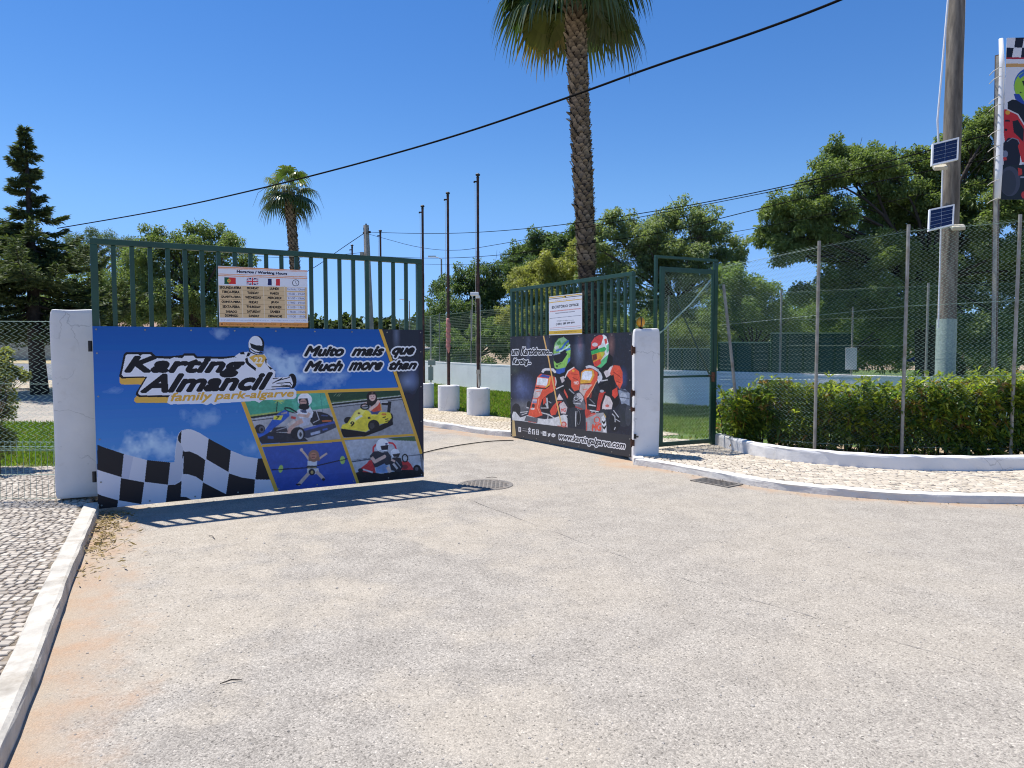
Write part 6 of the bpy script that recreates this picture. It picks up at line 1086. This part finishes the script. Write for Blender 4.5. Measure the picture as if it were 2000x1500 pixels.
# fan palms
def palm(label, base, top, r0, r1, cr, nf, skirt, elmax=72, dens=30, seed=3):
    rs_ = random.Random(seed); t = thing('fan_palm', label, 'palm tree', base, 'fan palms'); base, top = Vector(base), Vector(top); L = (top-base).length; axis = (top-base).normalized()
    bow = Vector((rs_.uniform(-.1, .1)*1.0, .05, 0)); cpt = lambda s: base.lerp(top, s)+bow*math.sin(s*math.pi)
    rad = lambda s: (r0+(r1-r0)*s)*(1+.22*math.exp(-s*9))
    V, F, Cc = [], [], []
    def addf(vs, col):
        o = len(V); V.extend([tuple(v) for v in vs]); F.append(tuple(range(o, o+len(vs)))); Cc.extend([col]*len(vs))
    N, sd = 40, 16; ring = [[cpt(i/N)+Vector((math.cos(6.2832*k/sd), math.sin(6.2832*k/sd), 0))*rad(i/N)*.93 for k in range(sd)] for i in range(N+1)]
    for i in range(N):
        for k in range(sd):
            f = rs_.uniform(.7, 1.1); addf([ring[i][k], ring[i][(k+1) % sd], ring[i+1][(k+1) % sd], ring[i+1][k]], (.075*f, .055*f, .042*f))
    rows = int(L/.062)                                        # old leaf bases in spirals
    for i in range(rows):
        s = i/rows; c = cpt(s); rr = rad(s); big = .55 if s < .32 else (1.0 if s < .93 else 1.35); npr = 9
        for k in range(npr):
            an = 6.2832*(k+.5*(i % 2))/npr+i*.19+rs_.uniform(-.12, .12); o = Vector((math.cos(an), math.sin(an), 0)); sdv = Vector((-o.y, o.x, 0)); wdt = rr*.36*rs_.uniform(.8, 1.15); ln = rs_.uniform(.07, .14)*big; out = rs_.uniform(.015, .055)*big*(r1/.2)
            if rs_.random() < .05: out *= 2.0; ln *= 1.2
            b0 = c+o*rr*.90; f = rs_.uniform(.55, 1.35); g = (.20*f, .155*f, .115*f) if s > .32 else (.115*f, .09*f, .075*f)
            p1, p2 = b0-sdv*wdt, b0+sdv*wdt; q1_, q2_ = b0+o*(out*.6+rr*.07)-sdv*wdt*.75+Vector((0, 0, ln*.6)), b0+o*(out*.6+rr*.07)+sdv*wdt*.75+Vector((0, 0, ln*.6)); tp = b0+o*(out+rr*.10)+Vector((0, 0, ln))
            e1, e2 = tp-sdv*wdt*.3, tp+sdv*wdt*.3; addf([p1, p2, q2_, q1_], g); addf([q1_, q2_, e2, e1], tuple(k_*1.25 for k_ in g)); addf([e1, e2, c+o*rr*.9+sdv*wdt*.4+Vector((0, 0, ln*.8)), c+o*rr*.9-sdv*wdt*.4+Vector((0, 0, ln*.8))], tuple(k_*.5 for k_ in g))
    def mesh(name, mat):
        me = bpy.data.meshes.new(name); me.from_pydata(V, [], F); me.materials.append(mat); ca = me.color_attributes.new('Col', 'FLOAT_COLOR', 'POINT'); full = np.ones((len(V), 4), np.float32); full[:, :3] = Cc; ca.data.foreach_set('color', full.reshape(-1))
        o = bpy.data.objects.new(name, me); COL.objects.link(o); o.parent = t; o.matrix_parent_inverse = t.matrix_basis.inverted(); return o
    mesh('trunk', M['palmbark']); V, F, Cc = [], [], []
    for i in range(nf):
        u = (i+.5)/nf; el = R(elmax-(elmax+skirt)*u**.8+rs_.uniform(-8, 8)); az = i*2.39996+rs_.uniform(-.25, .25); dirv = Vector((math.cos(az)*math.cos(el), math.sin(az)*math.cos(el), math.sin(el))); pet = cr*rs_.uniform(.42, .58); start = top+axis*rs_.uniform(-.1, .15)
        pts = [start+dirv*pet*s-Vector((0, 0, 1))*pet*.16*s*s for s in np.linspace(0, 1, 5)]; hub = pts[-1]; d_ = (pts[-1]-pts[-2]).normalized(); side = d_.cross(Vector((0, 0, 1)))
        if side.length < .1: side = Vector((1, 0, 0))
        side.normalize(); upv = side.cross(d_); old = u > .93; yel = rs_.random(); base_c = np.array([.12, .18, .035]) if u < .35 else np.array([.050, .088, .028]); base_c = np.array([.13, .135, .04]) if (old and yel < .12) else base_c
        for j in range(4):
            w_ = .022*cr/2; addf([pts[j]-side*w_, pts[j]+side*w_, pts[j+1]+side*w_, pts[j+1]-side*w_], (.13, .14, .05)); addf([pts[j]-upv*w_, pts[j]+upv*w_, pts[j+1]+upv*w_, pts[j+1]-upv*w_], (.10, .11, .04))
        fl_ = cr*rs_.uniform(.48, .62); half = R(118)
        for k in range(dens):
            an = -half+2*half*(k+.5)/dens; ln = fl_*(.62+.38*math.cos(an*.62))*rs_.uniform(.9, 1.08); dv = (d_*math.cos(an)+side*math.sin(an)).normalized(); fold = upv*(.10*math.cos(k*math.pi)) ; wv = dv.cross(upv).normalized(); w0 = fl_*.052*rs_.uniform(.85, 1.1); prev = None; f = rs_.uniform(.75, 1.3); col = tuple(base_c*f)
            for m_, (s, wf) in enumerate(((.04, .35), (.42, 1.0), (.70, .72), (.88, .30), (1.0, .04))):
                dr = max(0, s-.5)**1.7*ln*rs_.uniform(.9, 1.3)*1.5+.12*s*s*ln; c = hub+dv*ln*s*(1-.22*max(0, s-.55))-Vector((0, 0, 1))*dr+fold*w0*.6*s; cur = (c-wv*w0*wf, c+wv*w0*wf)
                tipc = tuple(np.array(col)*(1, 1, 1) if s < .8 else np.array(col)*(1.5, 1.15, 1.0))
                if prev: addf([prev[0], prev[1], cur[1], cur[0]], tipc)
                prev = cur
    mesh('crown', M['frond'])
    # a few hanging flower stalks
    mb = MB()
    for i in range(4):
        az = rs_.uniform(0, 6.28); o = Vector((math.cos(az), math.sin(az), 0)); mb.tube([top, top+o*cr*.45+Vector((0, 0, cr*.25)), top+o*cr*.85+Vector((0, 0, -.05*cr)), top+o*cr*1.0-Vector((0, 0, cr*.45))], [.018, .014, .008, .004], 5, False)
    mb.build('flower_stalks', M['bark'], t)
dP = 17.5; palm('tall fan palm towering behind the farther gate leaf', gp(1158, dP), P(1118, -60, dP-.2), .205, .235, 2.1, 36, 36, 80, 36, 5)
dQ = 31; b_ = gp(592, dQ); palm('small fan palm with bright crown above the opening hours board', b_, P(564, 376, dQ), .20, .20, 1.5, 22, 46, 82, 22, 9)

# far tree line and hills of scrub beyond, one mass
us = np.linspace(-1100, 3100, 330); cc, dd, col, LL = [], [], [], []
for u in us:
    h_ = 628+6*math.sin(u*.09)+5*math.sin(u*.23)-random.uniform(0, 4); dd0 = 95+random.uniform(-8, 8); n = 150; uu = u+rng.uniform(-9, 9, n); vv = h_+rng.uniform(0, 1, n)**1.3*46
    cc.append(np.array([P(a_, b__, dd0)[:] for a_, b__ in zip(uu, vv)])); dd.append(unit(rng.normal(0, 1, (n, 3)))); LL.append(rng.uniform(.6, 1.2, n)); col.append(np.array([.07, .10, .035])*rng.uniform(.6, 1.3, (n, 1)))
cc, dd, LL, col = (np.concatenate(k) for k in (cc, dd, LL, col)); tag(leaf_cloud('far_trees', cc, dd, LL, LL*.6, col, M['leaf'], None), 'low line of far trees on the horizon behind the bars', 'trees', None, 'stuff')

# ---------------------------------------------------------------- left background: low walls, house, shrub, fences
for nm, lb, pl_, z0, z1, mt in (('garden_wall', 'low white wall across the road behind the conifer', [(-30, 31.5), (-15, 30.5), (-8.5, 30.2)], -.02, .78, 'wallwhite'), ('garden_wall', 'tall grey rendered wall in the far left background', [(-40, 38), (-24, 37.2), (-11.5, 36.6)], -.02, 2.55, 'greywall')):
    tag(ribbon_wall(nm, [Vector((*p, 0)) for p in pl_], z0, z1, .22, M[mt]), lb, 'wall', 'walls on the far left')
sheet('bank', [(-40, 31.6), (-8.5, 30.6), (-8.5, 36.4), (-40, 37.6)], .80, pm('dry_grass_bank', (.42, .34, .20), .95, .25, 6, (.30, .26, .13), 2, bump=.5), skirt=.9)
sheet('pavement', [(-40, 26.2), (-9, 24.4), (-9, 30.1), (-40, 31.4)], .09, M['gravelbed'], skirt=.12)
hs0 = gp(285, 48, 0); h_ = thing('house', 'low house with clay tiled roof behind the left gate leaf', 'house', hs0); mb = MB(); mb.box((hs0.x, hs0.y+3, 1.25), (5.2, 6, 2.5)); mb.build('wall', M['house'], h_)
mb = MB(); zr = 2.5; mb.add([(hs0.x-2.9, hs0.y-.5, zr+.02), (hs0.x+2.9, hs0.y-.5, zr+.02), (hs0.x+2.9, hs0.y+6.5, zr+.02), (hs0.x-2.9, hs0.y+6.5, zr+.02), (hs0.x-1.6, hs0.y+3, zr+1.35), (hs0.x+.6, hs0.y+3, zr+1.35)], [(0, 1, 5, 4), (1, 2, 5), (2, 3, 4, 5), (3, 0, 4), (3, 2, 1, 0)]); rf = mb.build('roof', M['roof'], h_)
mb = MB(); mb.box((hs0.x+.9, hs0.y+2.2, zr+1.2), (.5, .5, .9)); mb.build('chimney', M['white'], rf); 
for dx in (-1.4, 1.2): mb = MB(); mb.box((hs0.x+dx, hs0.y-.02, 1.5), (.9, .06, 1.0)); mb.build('window', M['glass'], h_)
tree('shrub', 'leafy shrub with yellow leaves at the far left edge', (G(-6, 930, .08)), [(-18, 720, 32), (2, 705, 20), (12, 735, 20), (28, 725, 12), (0, 760, 26), (-20, 790, 36), (6, 800, 18), (14, 850, 18), (0, 870, 24), (-25, 850, 36), (48, 733, 8), (10, 690, 12)], 8.6, 'olive', .065, 1.2, .03, None, .7, 'bark', 'shrubs in the background', 'leaf', .5, 'shrub')

lf_ = thing('chain_link_fence', 'chain link fence running left from the thick white pillar', 'fence', (-4.9, 6.85, .08), 'green chain link fences'); yF = pLl.y+.12
xs = [pLl.x+.02, -6.4, -8.2]
for i, (x0_, x1_) in enumerate(zip(xs, xs[1:])): mb = MB(); chain(mb, (x0_, yF, 0), (x1_, yF, 0), .56, 1.80+.02*i, .56, 1.82+.02*i, .066, .064, .0022, .008); mb.build('wire_mesh', M['mesh_green'], lf_)
for x_ in xs[1:]: post((x_, yF), .05, 1.85, .024, M['galv'], lf_)
wires(lf_, [[Vector((xs[0], yF, z_)), Vector((-6.4, yF, z_+.01)), Vector((-8.2, yF, z_))] for z_ in (.57, 1.2, 1.80)], .0024, M['mesh_green'])
lm = thing('wire_panel', 'low welded green wire panel at the foot of the left fence', 'fence', (-4.9, yF-.03, .08)); mb = MB(); x0_ = pLl.x+.0
for i in range(62): mb.tube([(x0_-i*.058, yF-.035, .09), (x0_-i*.058-.002*math.sin(i), yF-.035+.004*math.sin(i*1.7), .655)], .0021, 4, False)
for z_ in (.10, .56, .60, .645, .33): mb.tube([(x0_, yF-.035, z_), (x0_-1.8, yF-.033, z_+.006), (x0_-3.6, yF-.035, z_)], .0026, 4, False)
mb.build('wires', M['mesh_green'], lm)

# ---------------------------------------------------------------- cars far behind the flagpoles
def car(lb, u, d, rz, paint):
    p = gp(u, d, 0); c = thing('parked_car', lb, 'car', p, 'cars parked beyond the white wall'); Mz = Matrix.Rotation(rz, 3, 'Z')
    def tr(v): return Mz @ Vector(v)+p
    prof = [(-2.05, .35), (-2.1, .75), (-1.9, .92), (-1.2, 1.0), (-.55, 1.42), (.75, 1.46), (1.55, 1.02), (2.0, .9), (2.1, .6), (2.05, .33)]
    def prism(mb, prof, hw, tap=1.0, zt=9):
        n = len(prof); vs = [tr((x, -hw*(tap if z > zt else 1), z)) for x, z in prof]+[tr((x, hw*(tap if z > zt else 1), z)) for x, z in prof]; mb.add(vs, [tuple(range(n)), tuple(reversed(range(n, 2*n)))]+[(i, n+i, n+(i+1) % n, (i+1) % n) for i in range(n)])
    mb = MB(); prism(mb, prof, .86, .78, 1.2); mb.build('body', M[paint], c, bevel=.05)
    mb = MB(); prism(mb, [(-1.05, 1.02), (-.52, 1.36), (.70, 1.40), (1.35, 1.03)], .875, .80, 1.2); mb.build('windows', M['glass'], c)
    for x_ in (-1.3, 1.3):
        for y_ in (-.78, .78):
            w_ = MB(); w_.tube([tr((x_, y_-.1, .32)), tr((x_, y_+.1, .32))], .32, 18); wo = w_.build('wheel', M['tyre'], c); w_ = MB(); sg = 1 if y_ > 0 else -1; w_.tube([tr((x_, y_+sg*.1, .32)), tr((x_, y_+sg*.115, .32))], .2, 14); w_.build('rim', M['steel'], wo)
    for y_ in (-.62, .62): mb = MB(); mb.box(tr((2.05, y_, .72)), (.12, .3, .14), M=Mz); mb.build('headlight', M['whitepl'], c, bevel=.02)
car('white parked car glimpsed beside the gate leaf edge', 830, 44, R(12), 'carwhite'); car('grey-blue parked car in front of the white car', 845, 36, R(8), 'carblue')
ub = P(843, 735, 26.4); mb = MB(); mb.box((ub.x, ub.y-.25, .55), (.18, .14, .5)); mb.tube([(ub.x, ub.y-.22, .05), (ub.x, ub.y-.22, 2.6)], .03, 8); mb.box((ub.x+.04, ub.y-.27, .95), (.26, .16, .2)); tag(mb.build('utility_box', M['beige'], bevel=.01), 'small beige utility box on a post before the white wall', 'utility box')

# ---------------------------------------------------------------- grass, litter, pebbles
def in_poly(x, y, poly):
    ins = np.zeros(len(x), bool)
    for (ax, ay), (bx, by) in zip(poly, poly[1:]+poly[:1]): ins ^= ((ay > y) != (by > y)) & (x < (bx-ax)*(y-ay)/(by-ay+1e-12)+ax)
    return ins
def grass(poly, n, z, h, wd, lb):
    xs_ = [p[0] for p in poly]; ys_ = [p[1] for p in poly]; x = rng.uniform(min(xs_), max(xs_), n*3); y = rng.uniform(min(ys_), max(ys_), n*3); k = in_poly(x, y, poly); x, y = x[k][:n], y[k][:n]; n = len(x); patch = np.clip(.55+.5*np.sin(x*1.7+.5)*np.sin(y*1.3)+rng.normal(0, .25, n), 0, 1)[:, None]
    col = (np.array([.20, .30, .035])*(1-patch*.55)+np.array([.09, .16, .025])*patch*.6)*rng.uniform(.7, 1.25, (n, 1)); col = np.where(rng.random((n, 1)) < .14, np.array([.30, .25, .10])*rng.uniform(.6, 1.2, (n, 1)), col); c = np.stack([x, y, np.full(n, z)], -1); d_ = unit(rng.normal(0, .45, (n, 3))*[1, 1, .2]+[0, 0, 1])
    tag(leaf_cloud('grass', c, d_, rng.uniform(.6, 1.3, n)*h, wd, col, M['grass'], None, .1), lb, 'grass', None, 'stuff')
grass([(-9.5, 8.65), (-4.7, 8.8), (-4.35, 9.6), (-5.0, 13.2), (-11, 13.7)], 42000, .075, .085, .016, 'lawn grass behind the left fence')
bi = [(p[0], p[1]) for p in offset(ki_foot, -1.8)]; bi = [p for p in bi if p[1] > 11.2]
wf = [(p[0], p[1]) for p in offset(wl_pts, -.25) if p[0] < 7.2]
grass([*bi[:-6], *wf[::1], (5.6, 12.2), (3.6, 11.1), (2.2, 11.5)], 85000, KZ-.02, .10, .022, 'lawn grass between the flagpoles and the white wall')
# dry leaves in the gutter by the left kerb
n = 420; t_ = rng.beta(1.2, 2.2, n); ka, kb = np.array(G(200, 1002)[:2]), np.array(G(142, 1150)[:2]); ax_ = ka+(kb-ka)*t_[:, None]; nrm_ = np.array([.9, .43]); ax_ = ax_+nrm_*np.abs(rng.normal(.05, .12, n))[:, None]
c = np.stack([ax_[:, 0], ax_[:, 1], rng.uniform(.006, .03, n)], -1); d_ = unit(np.stack([rng.normal(0, 1, n), rng.normal(0, 1, n), rng.normal(.1, .25, n)], -1)); col = np.array([.34, .26, .14])*rng.uniform(.5, 1.3, (n, 1))*[1, 1, 1]
lo = leaf_cloud('dry_leaves', c, d_, rng.uniform(.03, .085, n), rng.uniform(.008, .02, n), col, M['dry'], None, -.1); tag(lo, 'dry leaf litter gathered along the left kerb', 'leaf litter', None, 'stuff')
n = 260; r_ = rng.random(n); src = [np.array([p.x, p.y]) for p in resample(kr_foot[2:], .1)]; ii = rng.integers(0, len(src), n); c2 = np.array([src[i] for i in ii])+rng.normal(0, .05, (n, 2))+[0, -.08]
c = np.stack([c2[:, 0], c2[:, 1], rng.uniform(.004, .012, n)], -1); d_ = unit(np.stack([rng.normal(0, 1, n), rng.normal(0, 1, n), rng.normal(.1, .2, n)], -1)); tag(leaf_cloud('dry_leaves', c, d_, rng.uniform(.015, .05, n), rng.uniform(.006, .014, n), np.array([.22, .16, .09])*rng.uniform(.4, 1.2, (n, 1)), M['dry'], None, -.1), 'small dry litter along the right kerb', 'leaf litter', None, 'stuff')
mb = MB(); V0 = [Vector((1, 0, 0)), Vector((-1, 0, 0)), Vector((0, 1, 0)), Vector((0, -1, 0)), Vector((0, 0, 1)), Vector((.6, .6, .5)), Vector((-.6, .6, .5)), Vector((-.6, -.6, .5)), Vector((.6, -.6, .5))]
FC = [(0, 5, 8), (2, 6, 5), (1, 7, 6), (3, 8, 7), (4, 5, 6), (4, 6, 7), (4, 7, 8), (4, 8, 5), (0, 2, 5), (2, 1, 6), (1, 3, 7), (3, 0, 8)]
for i in range(1500):
    y_ = 1.6+6.5*random.random()**1.5; x_ = random.uniform(-.75, .75)*y_*1.02
    r_ = random.choice((.003, .004, .0045, .006, .007))*(1.6 if random.random() < .05 else 1); rz = random.uniform(0, 6.28); ca_, sa_ = math.cos(rz), math.sin(rz)
    if (x_+1.88)*.9+(y_-2.65)*.43 < .03: continue
    mb.add([(x_+(v.x*ca_-v.y*sa_)*r_*random.uniform(.8, 1.3), y_+(v.x*sa_+v.y*ca_)*r_*random.uniform(.8, 1.3), v.z*r_*.75) for v in V0], FC)
tag(mb.build('pebbles', M['stone']), 'loose small pebbles scattered over the worn asphalt', 'pebbles', None, 'stuff')
for u, v, L_, az in ((452, 1333, .10, .5), (415, 1050, .16, 2.2), (960, 934, .14, .1)):
    p = G(u, v); mb = MB(); mb.tube([p+Vector((-math.cos(az)*L_/2, -math.sin(az)*L_/2, .006)), p+Vector((0, 0, .014)), p+Vector((math.cos(az)*L_/2, math.sin(az)*L_/2*.6, .006))], [.002, .0035, .002], 6); tag(mb.build('twig', M['barkdark']), {452: 'dark twig lying on the asphalt in the near left', 415: 'thin curved twig below the blue gate leaf', 960: 'dark stick behind the manhole cover'}[u], 'twig')
